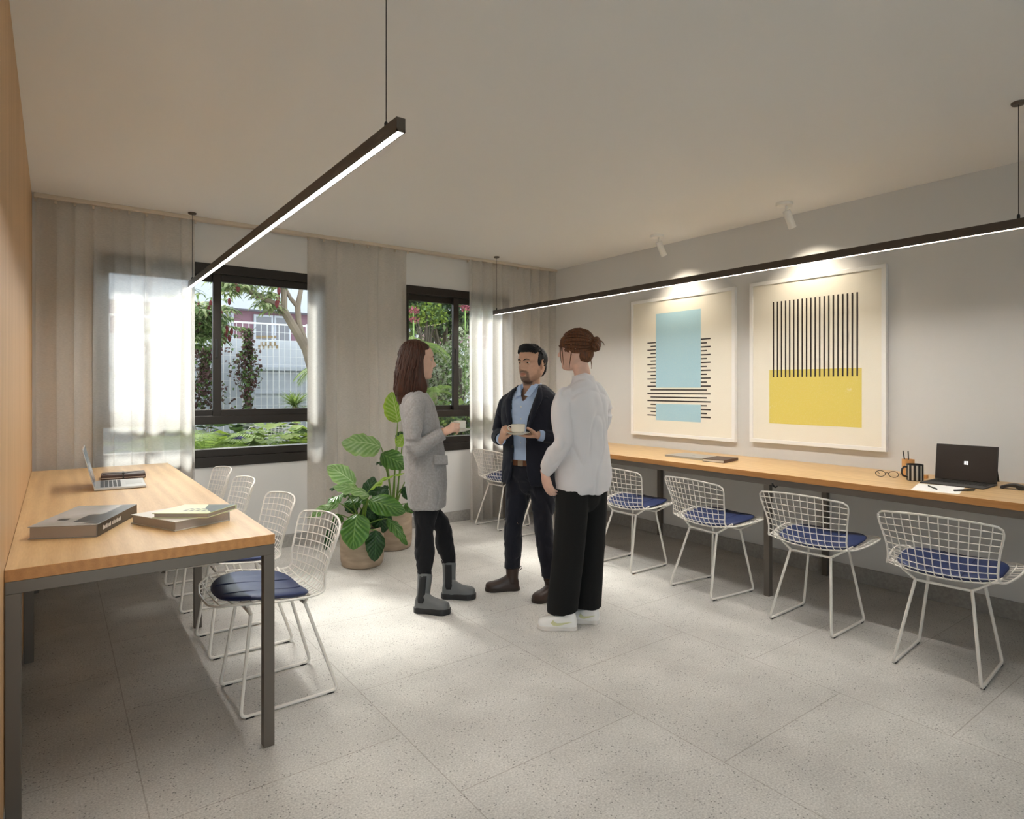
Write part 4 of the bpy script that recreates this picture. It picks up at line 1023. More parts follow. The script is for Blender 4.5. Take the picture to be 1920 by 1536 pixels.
h.loft([hM @ V(p) for p in ((-.040, 0, .04), (-.045, 0, -.03), (-.048, 0, -.09), (-.052, 0, -.15), (-.050, 0, -.20), (-.052, 0, -.225))], [(.086, .070), (.090, .072), (.091, .078), (.094, .088), (.088, .088), (.072, .076)], L_, 28, e=2.4)
for s in (-1, 1): h.loft([hM @ V(p) for p in ((-.012, s*.072, .045), (-.014, s*.080, -.02), (-.010, s*.085, -.09), (.006, s*.083, -.15), (.016, s*.078, -.195))], [(.014, .030), (.016, .032), (.018, .034), (.020, .038), (.012, .026)], L_, 14)
hc = sculpt('hair', h, .006, hairA, pa, wr=.003, wf=26, smooth=2)
lk = MB(); rn = random.Random(5)
def sA(u, t):
    q = D(54+252*u); c, s_ = math.cos(q), math.sin(q)
    if t < .3:
        a = t/.3*PI/2; return hM @ V((-.022+.095*math.sin(a)*c*(1 if c < 0 else .85), .089*math.sin(a)*s_, .034+.097*math.cos(a)))
    k = (t-.3)/.7; z = .034-k*(.255-.03*max(0, c)); fl = 1+.16*math.sin(PI*min(1, k*.95))*(.8)
    if k > .85: fl *= 1-(k-.85)*.9
    return hM @ V((-.022-.024*k+(.092 if c < 0 else .060+.03*k)*c*fl, .091*s_*(1+.10*math.sin(PI*k)), z))
locks(lk, sA, 74, 14, .0075, rn, .010); lk.build('hair_lock', hairA, hc, smooth=True, angle=180)['kind'] = 'stuff'
coat = cloth('grey_wool', (.33, .32, .32), .5, 420, '#8f8c8b')
j = MB()
solid(j, G, [(.592, -.065, 0, .112, .165), (.75, -.072, 0, .128, .172), (.915, -.082, 0, .125, .160), (1.02, -.095, 0, .113, .155), (1.105, -.108, 0, .112, .165), (1.20, -.130, 0, .104, .172), (1.255, -.142, 0, .088, .150), (1.295, -.148, 0, .070, .105), (1.322, -.148, 0, .056, .066), (1.342, -.146, 0, .050, .054)])
for s, el, wr_ in ((-1, G(-.165, -.198, .955), wrR), (1, G(-.14, .19, .965), wrL)):
    we = el.lerp(wr_, .96)
    j.loft([G(-.140, s*.135, 1.238), G(-.150, s*.165, 1.20), G(-.158, s*.190, 1.09), el+V((0, 0, .01)), el.lerp(we, .36)+V((0, 0, -.004)), el.lerp(we, .68), we], [(.045, .055), (.052, .062), (.046, .054), (.046, .048), (.044, .046), (.041, .041), (.037, .037)], UP, 22, cap='start')
bl = sculpt('blazer', j, .0055, coat, pa, ridge=-.007, wr=.007, wf=11, smooth=4)
fl = MB(); pf = [G(f, -.172, z) for f, z in ((-.04, .925), (.042, .918), (.045, .862), (-.036, .866))]; fl.prism(pf, -L_*-.008); fl.build('pocket_flap', coat, bl, bevel=.003)
fl = MB(); fl.box((-.04, -.002, -.0), (.04, .004, .005), M=frameM(G(-.0, -.176, .862), F)); fl.build('pocket_edge', mat('dark_seam', (.20, .19, .19), .9), bl)
tr_ = cloth('black_trouser', (.008, .008, .010), .3, 300, sheen=.05)
t = MB(); t.loft([G(-.075, 0, .62), G(-.075, 0, .72), G(-.08, 0, .86)], [(.135, .10), (.145, .105), (.13, .095)], L_, 28)
for s, k_, a_ in ((-1, kn[0], an[0]), (1, kn[1], an[1])):
    t.loft([G(-.075, s*.075, .72), G(-.08, s*.082, .58), k_+V((0, 0, .02)), k_.lerp(a_, .45), a_+V((0, 0, .02)), a_-V((0, 0, .022))], [(.072, .085), (.066, .075), (.050, .054), (.050, .058), (.037, .042), (.034, .040)], L_, 24, cap=False)
sculpt('trousers', t, .006, tr_, pa, ridge=-.006, wr=.007, wf=16, smooth=3)
shoe(pa, at_z(778, 1147, 0), at_z(843, 1151, 0), 'boot', 'grey rubber ankle boot with black elastic', shaft=.19, ankle=at_d(797, 1077, 3.71))
shoe(pa, at_z(829, 1121, 0), at_z(891, 1122, 0), 'boot', 'grey rubber ankle boot with black elastic', shaft=.19, ankle=at_d(842, 1056, 3.95))
# ---------------------------------------------------------------- cups and saucers
def cupset(c, hdl, l1, l2, s=1.0):
    r = root('coffee_cup', c, l1, 'cup', group='cream coffee cups'); c = V(c)
    MB().lathe([(.001, 0), (.026*s, 0), (.030*s, .004), (.041*s, .012), (.0425*s, .05), (.0435*s, .054), (.041*s, .054), (.039*s, .014), (.001, .010)], c, 32).build('body', M_['cup'], r, smooth=True)
    hdl = V(hdl).normalized(); MB().tube([c+hdl*.040*s+V((0, 0, .044)), c+hdl*.055*s+V((0, 0, .046)), c+hdl*.064*s+V((0, 0, .034)), c+hdl*.056*s+V((0, 0, .020)), c+hdl*.040*s+V((0, 0, .017))], .0036, 8).build('handle', M_['cup'], r, smooth=True)
    MB().lathe([(.001, .040), (.039*s, .040)], c, 24).build('coffee', mat('coffee', (.03, .012, .005), .1), r)
    sa = MB().lathe([(.001, -.010), (.032, -.010), (.036, -.008), (.055, -.003), (.072, .004), (.073, .006), (.070, .006), (.034, -.001), (.001, -.001)], c, 40).build('saucer', M_['cup'], smooth=True)
    tag(sa, l2, 'saucer', 'cream saucers')
cupset(at_d(862, 806, 3.72), -RT, 'cream coffee cup in the hand of the woman in grey', 'cream saucer held by the woman in grey', .9)
# ---------------------------------------------------------------- man
G, F, L_, O = makeG((2.458, 3.132), (-.917, -.399))
SK = skinmat('tan_skin', (.60, .36, .25)); pm = root('person', O, 'bearded black haired man in navy suit and light blue shirt holding a cup', 'person')
hM = frameM(G(.0, .012, 1.466), F*1.0-L_*.20, 0, 1, 1.04)
b = MB(); head(b, hM)
solid(b, G, [(.78, 0, 0, .10, .14), (.95, 0, 0, .10, .14), (1.10, 0, 0, .10, .15), (1.22, -.01, 0, .085, .155)], cap=False)
b.loft([G(-.02, 0, 1.20), G(-.018, .0, 1.29), G(-.008, .004, 1.36), G(0, .01, 1.42)], [(.10, .07), (.064, .058), (.056, .056), (.055, .058)], L_, 24)
cupc = at_d(971.5, 812.5, 3.74)
wR = at_d(940, 824, 3.84); wL = at_d(1009, 816, 3.82)
eR, eL = G(-.03, -.255, 1.0), G(-.04, .245, .99)
for s, el, wr_ in ((-1, eR, wR), (1, eL, wL)):
    b.loft([G(-.02, s*.140, 1.235), G(-.025, s*.20, 1.13), el, el.lerp(wr_, .5), wr_], [(.045, .045), (.040, .040), (.038, .038), (.034, .034), (.025, .020)], UP, 16)
hand(b, wR, at_d(947, 800, 3.78)-wR, RT*.85-TC*.35, TC+UP*.3, s=.92, fc=[(52, 62, 25), (58, 66, 32), (62, 70, 35), (66, 72, 35)], thumb=(.85, .35, .45), th2=(.75, -.1, .75))
hand(b, wL, at_d(975, 818, 3.77)-wL, UP+TC*.1, TC*-.2+UP*.0+(TC if True else 0), s=1.0, fc=[(10, 12, 10), (8, 12, 10), (8, 14, 12), (10, 20, 15)], thumb=(.75, .35, .75), th2=(.9, .1, .5))
knM = [at_d(963, 990, 4.0), at_d(1019, 985, 3.90)]; anM = [at_d(961, 1064, 4.05), at_d(1030, 1082, 3.88)]
for s, k_, a_ in ((-1, knM[0], anM[0]), (1, knM[1], anM[1])): b.loft([G(0, s*.08, .80), G(0, s*.09, .64), k_, k_.lerp(a_, .5), a_], [(.07, .08), (.062, .07), (.046, .05), (.042, .046), (.03, .034)], L_, 16)
hi = hM.inverted()
def reg(p):
    q = hi @ p; lp = lipw(q); bw = 0
    if q.z < -.02 and q.length < .16:
        bw = .80*sst(.011, .005, abs(q.z+.0435+.10*max(0, abs(q.y)-.012)))*sst(.034, .026, abs(q.y))*(q.x > .05)          # moustache
        bw = max(bw, .92*sst(-.068, -.076, q.z)*sst(.042, .030, abs(q.y))*sst(.02, .04, q.x))                              # goatee
        bw = max(bw, .75*sst(.010, .004, abs(abs(q.y)-.029))*sst(-.040, -.046, q.z)*(q.x > .045))
        jaw = -.050-.55*max(0, q.x-.015)
        bw = max(bw, .42*sst(jaw+.012, jaw-.012, q.z)*sst(-.02, .0, q.x))
        bw = max(bw, .38*sst(.034, .018, q.x)*sst(-.01, .008, q.x)*sst(-.02, -.035, q.z))
        bw *= sst(-.135, -.115, q.z)
    return (lp, bw*(1-lp), 0)
sculpt('body', b, .0033, [SK], pm, smooth=1, region=reg)
eyes(pm, hM, squint=.50)
hairM = hairmat('black_hair', (.008, .008, .009), '#15151a'); brow(pm, hM, hairM, .0034)
h = MB(); h3 = hM.to_3x3()
h.ell(hM @ V((-.028, 0, .036)), (.084, .083, .082), h3, 26, 16); h.ell(hM @ V((.008, 0, .085)), (.076, .066, .040), h3 @ Matrix.Rotation(D(-8), 3, 'Y'), 24, 12)
h.ell(hM @ V((.048, .0, .103)), (.040, .060, .028), h3, 20, 10)
h.loft([hM @ V(p) for p in ((-.05, 0, .03), (-.062, 0, -.03), (-.058, 0, -.062))], [(.066, .035), (.058, .030), (.045, .015)], L_, 20)
for s in (-1, 1): h.ell(hM @ V((.012, s*.069, .03)), (.018, .008, .040), h3, 12, 10)
hc = sculpt('hair', h, .005, hairM, pm, wr=.0025, wf=35, smooth=2)
lk = MB(); rn = random.Random(9)
def sM(u, t):
    y = -.070+.140*u; k = max(0, 1-abs(2*u-1)**2.4); a = t*PI*.80
    return hM @ V((.070*k**.3*math.cos(a)+.004, y*(1+.18*math.sin(a)), .060+.066*k**.5*math.sin(a*.92+.15)+.012*math.exp(-(t/.25)**2)*k-.07*max(0, t-.6)))
locks(lk, sM, 26, 12, .0062, rn, .008); lk.build('hair_lock', hairM, hc, smooth=True, angle=180)['kind'] = 'stuff'
navy = cloth('navy_suit', (.012, .014, .024), .3, 350, sheen=.1); shirt = cloth('light_blue_shirt', (.42, .55, .78), .2, 300, rough=.7); belt = mat('tan_leather', (.12, .045, .018), .45)
s_ = MB(); cshell(s_, G, [(.845, 0, 0, .122, .150, 0, 0), (.87, 0, 0, .122, .150, 0, 0), (.95, 0, 0, .124, .155, 0, 0), (1.10, 0, 0, .124, .165, 0, 0), (1.19, -.003, 0, .118, .17, 0, 0), (1.24, -.008, 0, .108, .165, 1, 1), (1.285, -.015, 0, .085, .13, 14, 14), (1.315, -.018, 0, .066, .082, 26, 26), (1.336, -.016, .002, .062, .068, 36, 36), (1.346, -.014, .003, .063, .068, 42, 42)], .012)
sh = sculpt('shirt', s_, .0048, shirt, pm, ridge=-.004, wr=.004, wf=16, smooth=1)
for sg in (-1, 1):
    o = MB().prism([G(.052, sg*.040, 1.338), G(.098, sg*.012, 1.272), G(.094, sg*.050, 1.262), G(.050, sg*.068, 1.318), G(.02, sg*.070, 1.335)], F*.006).build('collar', shirt, sh, bevel=.002)
for k in range(5): MB().lathe([(.001, 0), (.005, 0), (.005, .002), (.001, .003)], G(.121, .0, 1.20-.075*k), 10, M=F.to_track_quat('Z', 'Y').to_matrix().to_4x4()).build('button', M_['white'], sh)
for w_, el in ((wR, eR), (wL, eL)):
    dv = (el-w_).normalized(); MB().loft([w_+dv*.004, w_+dv*.045], [(.034, .029), (.036, .032)], UP, 20, cap=False).build('shirt_cuff', shirt, sh, smooth=True)
j = MB()
cshell(j, G, [(.712, 0, 0, .142, .192, 24, 18), (.80, 0, 0, .142, .186, 17, 13), (.90, 0, 0, .138, .178, 14, 10), (1.00, 0, 0, .138, .180, 14, 10), (1.10, 0, 0, .140, .190, 16, 13), (1.18, -.004, 0, .136, .197, 18, 17), (1.24, -.008, 0, .124, .192, 22, 23), (1.28, -.014, 0, .104, .168, 28, 30), (1.312, -.02, 0, .090, .130, 40, 42), (1.338, -.024, .002, .072, .080, 58, 58)], .013)
for s, el, wr_ in ((-1, eR, wR), (1, eL, wL)):
    we = el.lerp(wr_, .86)
    j.loft([G(-.012, s*.145, 1.236), G(-.016, s*.178, 1.215), G(-.03, s*.215, 1.12), el, el.lerp(we, .25), el.lerp(we, .6), we], [(.052, .052), (.060, .064), (.056, .060), (.053, .053), (.050, .050), (.044, .044), (.042, .040)], UP, 24, cap='start')
jk = sculpt('jacket', j, .0055, navy, pm, ridge=-.007, wr=.0055, wf=11, smooth=3)
for sg, a0 in ((-1, 0), (1, 0)):
    def jp(z, ang, off=.004):
        fc, a, bb = interp([(1.00, 0, .138, .180), (1.10, 0, .140, .190), (1.18, -.004, .136, .197), (1.24, -.008, .124, .192), (1.28, -.014, .102, .158), (1.312, -.02, .086, .112), (1.338, -.024, .072, .080)], z)
        q = D(ang)*sg; cx, sy = math.cos(q), math.sin(q); e = 2/2.35; return G(fc+(a+off)*abs(cx)**e, (bb+off)*math.copysign(abs(sy)**e, sy), z)
    op = [(1.02, 13), (1.10, 15), (1.18, 17.5), (1.24, 22), (1.28, 29), (1.312, 41), (1.335, 58)]
    inn = [jp(z, a, .003) for z, a in op]; mid = [jp(z, a+w_, .010) for (z, a), w_ in zip(op, (1, 7, 12, 16, 17, 14, 10))]
    m = MB(); m.rings([[x, x.lerp(y, .5)+F*.002, y] for x, y in zip(inn, mid)], closed=False); o = m.build('lapel', navy, jk, smooth=True); sd_ = o.modifiers.new('t', 'SOLIDIFY'); sd_.thickness = .006
for k, (ff, zz) in enumerate(((.146, .95), (.146, .86))): MB().lathe([(.001, 0), (.008, 0), (.008, .003), (.001, .004)], G(ff-.006, -.055, zz), 12, M=F.to_track_quat('Z', 'Y').to_matrix().to_4x4()).build('button', M_['black'], jk)
bt = MB(); bt.loft([G(0, 0, .832), G(0, 0, .866)], [(.156, .128), (.156, .128)], L_, 36, e=2.35, cap=False); bt = bt.build('belt', belt, pm, smooth=True, angle=50)
MB().box((-.0, -.018, -.019), (.008, .018, .019), M=frameM(G(.126, .0, .849), F)).build('buckle', mat('brass_buckle', (.4, .35, .28), .3, .8), bt, bevel=.003)
tm = cloth('navy_trouser', (.013, .014, .022), .3, 350, sheen=.1)
t = MB(); t.loft([G(0, 0, .72), G(0, 0, .76), G(0, 0, .85)], [(.135, .09), (.158, .118), (.150, .122)], L_, 30)
for s, k_, a_ in ((-1, knM[0], anM[0]), (1, knM[1], anM[1])):
    t.loft([G(0, s*.085, .76), G(.0, s*.095, .60), k_+V((0, 0, .03)), k_.lerp(a_, .4), a_+V((0, 0, .04)), a_-V((0, 0, .005))], [(.083, .10), (.078, .085), (.058, .064), (.056, .062), (.048, .054), (.050, .054)], L_, 24, cap=False)
sculpt('trousers', t, .006, tm, pm, ridge=-.008, wr=.008, wf=13, smooth=3)
shoe(pm, at_z(974, 1106, 0), at_z(910, 1108, 0), 'brown', 'dark brown leather boot', shaft=.13, ankle=at_d(961, 1065, 4.05))
shoe(pm, at_z(1046, 1119, 0), at_z(1000, 1131, 0), 'brown', 'dark brown leather boot', shaft=.13, ankle=at_d(1031, 1082, 3.88))
cupset(cupc, -RT, 'cream coffee cup held by the man in the navy suit', 'cream saucer in the hands of the man in the navy suit')
# ---------------------------------------------------------------- woman in white
G, F, L_, O = makeG((2.375, 2.566), (-.10, .995))
SK = skinmat('pale_skin', (.66, .42, .33)); pw = root('person', O, 'woman in white blouse and black wide trousers, auburn hair in a bun, seen from behind', 'person')
hF = V((-.43, .903, 0)); hM = frameM(G(.03, .012, 1.528), hF, 0, 2, .98)
b = MB(); head(b, hM, True)
solid(b, G, [(.78, 0, 0, .10, .13), (.95, 0, 0, .085, .11), (1.12, 0, 0, .09, .125), (1.26, -.01, 0, .070, .13)], cap=False)
b.loft([G(-.02, 0, 1.27), G(-.02, 0, 1.35), G(-.005, .002, 1.42), G(.015, .008, 1.47)], [(.08, .06), (.050, .047), (.045, .046), (.046, .05)], L_, 20)
wR = G(.13, -.11, .93); wL = at_d(1021, 888, 3.42); eR, eL = G(.05, -.175, 1.03), G(-.045, .205, 1.035)
for s, el, wr_ in ((-1, eR, wR), (1, eL, wL)):
    b.loft([G(-.02, s*.115, 1.27), G(-.02, s*.160, 1.17), el, el.lerp(wr_, .5), wr_], [(.038, .038), (.036, .036), (.032, .032), (.028, .028), (.022, .018)], UP if s < 0 else F, 16)
hand(b, wL, at_d(1029, 917, 3.40)-wL, -L_, F, s=.90, curl=(18, 25, 20), thumb=(.8, .4, .2), th2=(1, -.1, .2))
hand(b, wR, L_*.4+F*.3-UP*.5, -F, UP, s=.88, curl=(30, 35, 25))
WF = {1: at_d(1056, 1160, 3.43), -1: at_d(1101, 1152, 3.52)}
for s in (-1, 1): b.loft([G(0, s*.08, .80), G(0, s*.085, .62), G(.0, s*.08, .42), WF[s].lerp(G(0, s*.08, .42), .5), WF[s]], [(.065, .075), (.06, .065), (.045, .046), (.042, .046), (.026, .03)], L_, 16)
hi = hM.inverted()
sculpt('body', b, .0038, [SK], pw, smooth=1, region=lambda p: (lipw(hi @ p), 0, 0))
eyes(pw, hM, squint=.65)
hairW = hairmat('auburn_hair', (.060, .028, .015), '#6e4429'); brow(pw, hM, hairW, .0028)
h = MB(); h3 = hM.to_3x3(); h.ell(hM @ V((-.020, 0, .036)), (.090, .084, .086), h3, 26, 16)
h.ell(hM @ V((-.052, 0, -.022)), (.054, .062, .055), h3, 20, 12); bunc = V((-.118, -.01, .030)); h.ell(hM @ bunc, (.032, .040, .040), h3, 18, 12)
for s in (-1, 1): h.ell(hM @ V((.030, s*.064, .048)), (.040, .014, .036), h3, 14, 10)
hc = sculpt('hair', h, .0055, hairW, pw, wr=.002, wf=35, smooth=2)
lk = MB(); rn = random.Random(3)
def sW(u, t):       # swept back from the hairline into the bun
    q = PI*.80*(2*u-1); st = V((.064-.035*abs(math.sin(q*.5))**2, .082*math.sin(q*.5), .095-.15*abs(q/PI)**1.6)); en = bunc+V((.03, .02*math.sin(q), .02*math.cos(q)))
    p = st.lerp(en, t); c = V((-.020, 0, .036)); d = p-c; r_ = 1/math.sqrt((d.x/.094)**2+(d.y/.089)**2+(d.z/.090)**2+1e-6); k = 4*t*(1-t); 
    return hM @ (c+d*(r_*min(1, k*2.2+.0)+max(1, 1)*(1-min(1, k*2.2))) if t < .9 else p)
locks(lk, sW, 56, 12, .0062, rn, .006)
for i in range(16):
    a = rn.uniform(0, 6.3); R_ = Matrix.Rotation(rn.uniform(0, 3), 3, 'X') @ Matrix.Rotation(rn.uniform(-.7, .7), 3, 'Z'); rr = rn.uniform(.020, .034)
    lk.tube([hM @ (bunc+R_ @ V((.012*math.sin(q*1.5+a), rr*math.cos(q), rr*math.sin(q)))) for q in [a+4.6*k/12 for k in range(13)]], [.003+.007*math.sin(PI*(k+.5)/13) for k in range(13)], 7)
for (p0, p1, p2) in (((.066, .058, .05), (.072, .066, -.02), (.060, .068, -.07)), ((.064, -.058, .05), (.070, -.066, -.02), (.058, -.068, -.06)), ((.058, .066, .03), (.05, .074, -.03), (.045, .072, -.085)), ((-.01, .078, 0), (.0, .082, -.05), (.01, .078, -.105)), ((-.09, .02, -.03), (-.11, .03, -.075), (-.10, .02, -.11)), ((-.135, -.03, .05), (-.16, -.03, .045), (-.165, -.03, .02))):
    p0, p1, p2 = V(p0), V(p1), V(p2); lk.tube([hM @ (p0*(1-t)**2+p1*2*t*(1-t)+p2*t*t) for t in [i/8 for i in range(9)]], [.0045*(1-.75*i/8) for i in range(9)], 5)
lk.build('hair_lock', hairW, hc, smooth=True, angle=180)['kind'] = 'stuff'
bls = cloth('white_blouse', (.72, .70, .72), .15, 250, rough=.6)
nt_ = bls.node_tree; tb = nt_.nodes.new('ShaderNodeBsdfTranslucent'); tb.inputs[0].default_value = (.7, .68, .7, 1); mx = nt_.nodes.new('ShaderNodeMixShader'); mx.inputs[0].default_value = .12
nt_.links.new(nt_.nodes['Principled BSDF'].outputs[0], mx.inputs[1]); nt_.links.new(tb.outputs[0], mx.inputs[2]); nt_.links.new(mx.outputs[0], nt_.nodes['Material Output'].inputs[0])
j = MB()
solid(j, G, [(.742, .0, -.01, .128, .158), (.82, -.005, -.01, .132, .165), (.95, -.01, -.005, .122, .158), (1.05, -.01, 0, .118, .155), (1.15, -.01, 0, .118, .162), (1.24, -.018, 0, .106, .168), (1.30, -.022, 0, .088, .152), (1.338, -.024, 0, .066, .108), (1.362, -.022, 0, .050, .060)])
for s, el, wr_ in ((-1, eR, wR), (1, eL, wL)):
    we = el.lerp(wr_, .98)
    j.loft([G(-.015, s*.125, 1.285), G(-.015, s*.155, 1.262), G(-.022, s*.182, 1.17), el+G(0, -s*.012, 0)-O, el.lerp(we, .4), el.lerp(we, .75), el.lerp(we, .93), we], [(.045, .048), (.048, .056), (.048, .054), (.048, .054), (.050, .050), (.045, .045), (.034, .034), (.030, .028)], UP if s < 0 else F, 24, cap='start')
def fold(p):
    q = p-O; l = q.dot(L_); z = p.z
    return .009*math.sin(l*40+z*9)*max(0, min(1, (1.2-z)*3))*(.6+.4*noise.noise(p*5))+.010*math.sin((z*1.1+l*.9)*42)*max(0, min(1, (1.0-z)*3))*max(0, noise.noise(p*4)+.3)
bo = sculpt('blouse', j, .0055, bls, pw, ridge=-.012, wr=.010, wf=8, smooth=3, drape=fold)
cshellG = MB(); cshell(cshellG, G, [(1.338, -.020, 0, .062, .078, 40, 40), (1.365, -.018, 0, .056, .064, 34, 34), (1.385, -.014, 0, .056, .060, 34, 34)], .006); cshellG.build('collar', bls, bo, smooth=True)
tw = cloth('black_wide_trouser', (.006, .006, .006), .25, 300, sheen=.03)
t = MB(); t.loft([G(0, -.008, .72), G(0, -.008, .78), G(0, 0, .88)], [(.146, .108), (.142, .106), (.13, .10)], L_, 30)
for s, cx_, w1 in ((1, 1055, .082), (-1, 1100, .078)):
    ft = at_d(cx_, 1147 if s > 0 else 1140, 3.43 if s > 0 else 3.52); ft.z = .082
    t.loft([G(0, s*.078-.004, .76), G(.0, s*.080, .60), G(0, s*.078, .60).lerp(ft, .5), ft+V((0, 0, .05)), ft], [(.080, .105), (.080, .098), (.080, .092), (w1, .090), (w1, .088)], L_, 26, cap=False)
def crease(p):
    return .003*noise.noise(V((p.x*20, p.y*20, p.z*1.2)))
sculpt('trousers', t, .006, tw, pw, wr=.003, wf=6, smooth=3, drape=crease)
shoe(pw, at_z(1082, 1181, 0), at_z(1009, 1177, 0), 'sneaker', 'white sneaker with a pale yellow side mark')
shoe(pw, at_z(1124, 1169, 0), at_z(1070, 1163, 0), 'sneaker', 'white sneaker with a pale yellow side mark')
# ================================================================ the garden outside
g = MB().box((-4, WY+.2, -.12), (16, 10.2, .0)).build('garden_ground', mat('garden_soil', (.06, .045, .03), .95, bump=1, bscale=40, col2='#3f5a24', vscale=5)); g['kind'] = 'structure'
g = MB().box((-4, WY+.2, 0), (16, WY+.62, .02)).build('garden_bounce_strip', mat('pale_bounce', (.84, .82, .78), .8)); g['kind'] = 'structure'  # added unseen pale strip, bounces sun up to the ceiling
tp = at_d(512, 900, 6.9)
g = MB().box((tp.x-.45, tp.y-.42, 0), (tp.x+.45, tp.y+.42, .18)).build('garden_terrace', M_['base'], bevel=.01); g['kind'] = 'structure'
g = MB().box((-8, 10.2, -.12), (26, 30, -.02)).build('street_ground', mat('asphalt', (.2, .2, .2), .9)); g['kind'] = 'structure'
wallm = mat('white_render', (.56, .59, .64), .8, var=.06)
# solid white wall with ledges and slots
r = root('garden_wall', (4, 9.9, 0), 'white garden wall behind the wire fence, with a ledge and small slots', 'wall')
MB().box((-4, 9.8, 0), (14, 9.98, 2.05)).build('wall_body', wallm, r)
zl = at_y(540, 692, 9.8).z; MB().box((at_y(478, 700, 9.75).x, 9.72, zl-.03), (14, 9.8, zl+.03)).build('ledge', wallm, r, bevel=.005)
zl = at_y(540, 737, 9.8).z; MB().box((at_y(478, 700, 9.75).x, 9.77, zl-.012), (14, 9.8, zl+.012)).build('lower_ledge', wallm, r)
mb = MB(); rn = random.Random(2)
for i in range(9):
    p = at_y(484+i*4.2, 645 if i % 2 else 651, 9.8); mb.box((p.x, 9.795, p.z-.03), (p.x+.03, 9.80, p.z+.03))
    p = at_y(480+i*4.2, 632, 9.8); mb.box((p.x, 9.795, p.z-.02), (p.x+.035, 9.80, p.z+.02))
mb.build('slot_row', mat('ochre_slot', (.30, .22, .12), .7), r)
# fence of thin white bars
r = root('wire_fence', (4, 9.5, 0), 'tall white wire mesh fence in front of the garden wall', 'fence')
mb = MB(); x = -3.0
while x < 11: mb.box((x-.004, 9.496, 0), (x+.004, 9.504, 2.26)); x += .085
mb.build('vertical_wire', M_['white'], r)
mb = MB(); z = .1
while z < 2.27: mb.box((-3, 9.498, z-.0025), (11, 9.502, z+.0025)); z += .12
mb.box((-3, 9.49, 2.25), (11, 9.51, 2.275)); mb.build('horizontal_wire', M_['white'], r)
for k in range(8): MB().box((-2.6+k*1.9, 9.47, 0), (-2.54+k*1.9, 9.53, 2.29)).build('fence_post', M_['white'], r)
# building across the street
BY = 16.0; r = root('apartment_building', (5, BY, 0), 'apartment building with mauve facade and white parapet across the street', 'building')
purp = mat('mauve_panel', (.20, .10, .13), .7); gl = mat('building_glass', (.10, .10, .12), .15); wh = mat('grey_white_render', (.42, .44, .48), .8)
MB().box((-6, BY+.05, 0), (24, BY+6, 3.2)).build('facade', purp, r)
MB().box((-6, BY-.35, 3.2), (24, BY+6, 3.92)).build('parapet', wh, r)
MB().box((-6, BY-.25, 0), (24, BY+.04, 1.9)).build('ground_floor_wall', wh, r)
for px0, px1 in ((378, 438), (476, 512), (514, 545), (250, 300), (610, 640), (760, 790)):
    a, b = at_y(px0, 600, BY).x, at_y(px1, 600, BY).x
    f = MB().box((a, BY-.02, 1.95), (b, BY+.05, 3.12)).build('window', wh, r); MB().box((a+.05, BY-.03, 2.0), (b-.05, BY-.02, 3.07)).build('pane', gl, f)
    if px0 == 378:
        mb = MB()
        for k in range(14): mb.box((a+.05, BY-.05, 2.45+k*.045), (b-.05, BY-.03, 2.475+k*.045))
        mb.build('shutter', mat('grey_shutter', (.2, .21, .24), .6), f)
# leaves
def leafcloud(mb, c, R, n, size, rn, asp=.35, mi=(0,), hang=0, shell=.0):
    c = V(c)
    for _ in range(n):
        while 1:
            p = V((rn.uniform(-1, 1), rn.uniform(-1, 1), rn.uniform(-1, 1)))
            if shell < p.length < 1: break
        o = c+V((p.x*R[0], p.y*R[1], p.z*R[2])); s = size*rn.uniform(.6, 1.3)
        a = V((rn.gauss(0, 1), rn.gauss(0, 1), rn.gauss(0, .7)-hang)).normalized(); b = a.cross(V((rn.gauss(0, 1), rn.gauss(0, 1), rn.gauss(0, 1)))).normalized()*s*asp; k = a.cross(b)*.25
        mb.add([o, o+a*s*.5+b+k, o+a*s, o+a*s*.5-b+k], [(0, 1, 2), (0, 2, 3)], rn.choice(mi))
LG = {'mid': leafmat('garden_leaf', (.07, .12, .035), '#6d8548', .3), 'pale': leafmat('pale_leaf', (.20, .25, .11), '#b3bb86', .35), 'dark': leafmat('shade_leaf', (.025, .045, .018), '#33452a', .25),
      'yel': leafmat('yellow_leaf', (.17, .24, .035), '#86993a', .4), 'fern': leafmat('fern_leaf', (.12, .20, .04), '#8ea350', .4), 'red': leafmat('red_pod', (.22, .03, .03), '#5c252b', .2),
      'ivy': leafmat('ivy_leaf', (.09, .08, .05), '#6b4148', .2), 'pink': leafmat('pink_flower', (.30, .07, .10), '#a05560', .3), 'vio': leafmat('violet_flower', (.10, .07, .22), '#6a5f94', .3), 'white': leafmat('silvery_leaf', (.26, .29, .20), '#b4b99c', .3)}
bark = mat('grey_bark', (.24, .19, .14), .85, bump=.6, bscale=60, var=.3); bark2 = mat('dark_bark', (.07, .055, .04), .9, bump=.5, bscale=60)
def drooper(mb, c, n, ln, rn, mi=(0,)):            # a hanging fan of narrow leaflets
    c = V(c)
    for _ in range(n):
        a = rn.uniform(0, 2*PI); q = V((math.cos(a), math.sin(a), 0)); p = [c]; d = (q*rn.uniform(.4, 1)+V((0, 0, .25))).normalized(); L_ = ln*rn.uniform(.7, 1.2)
        for k in range(3): p.append(p[-1]+d*L_/3); d = (d+V((0, 0, -.75))).normalized()
        s = q.cross(V((0, 0, 1)))*L_*.09
        mb.add([p[0], p[1]+s, p[1]-s, p[2]+s*.9, p[2]-s*.9, p[3]], [(0, 1, 2), (1, 3, 4, 2), (3, 5, 4)], rn.choice(mi))
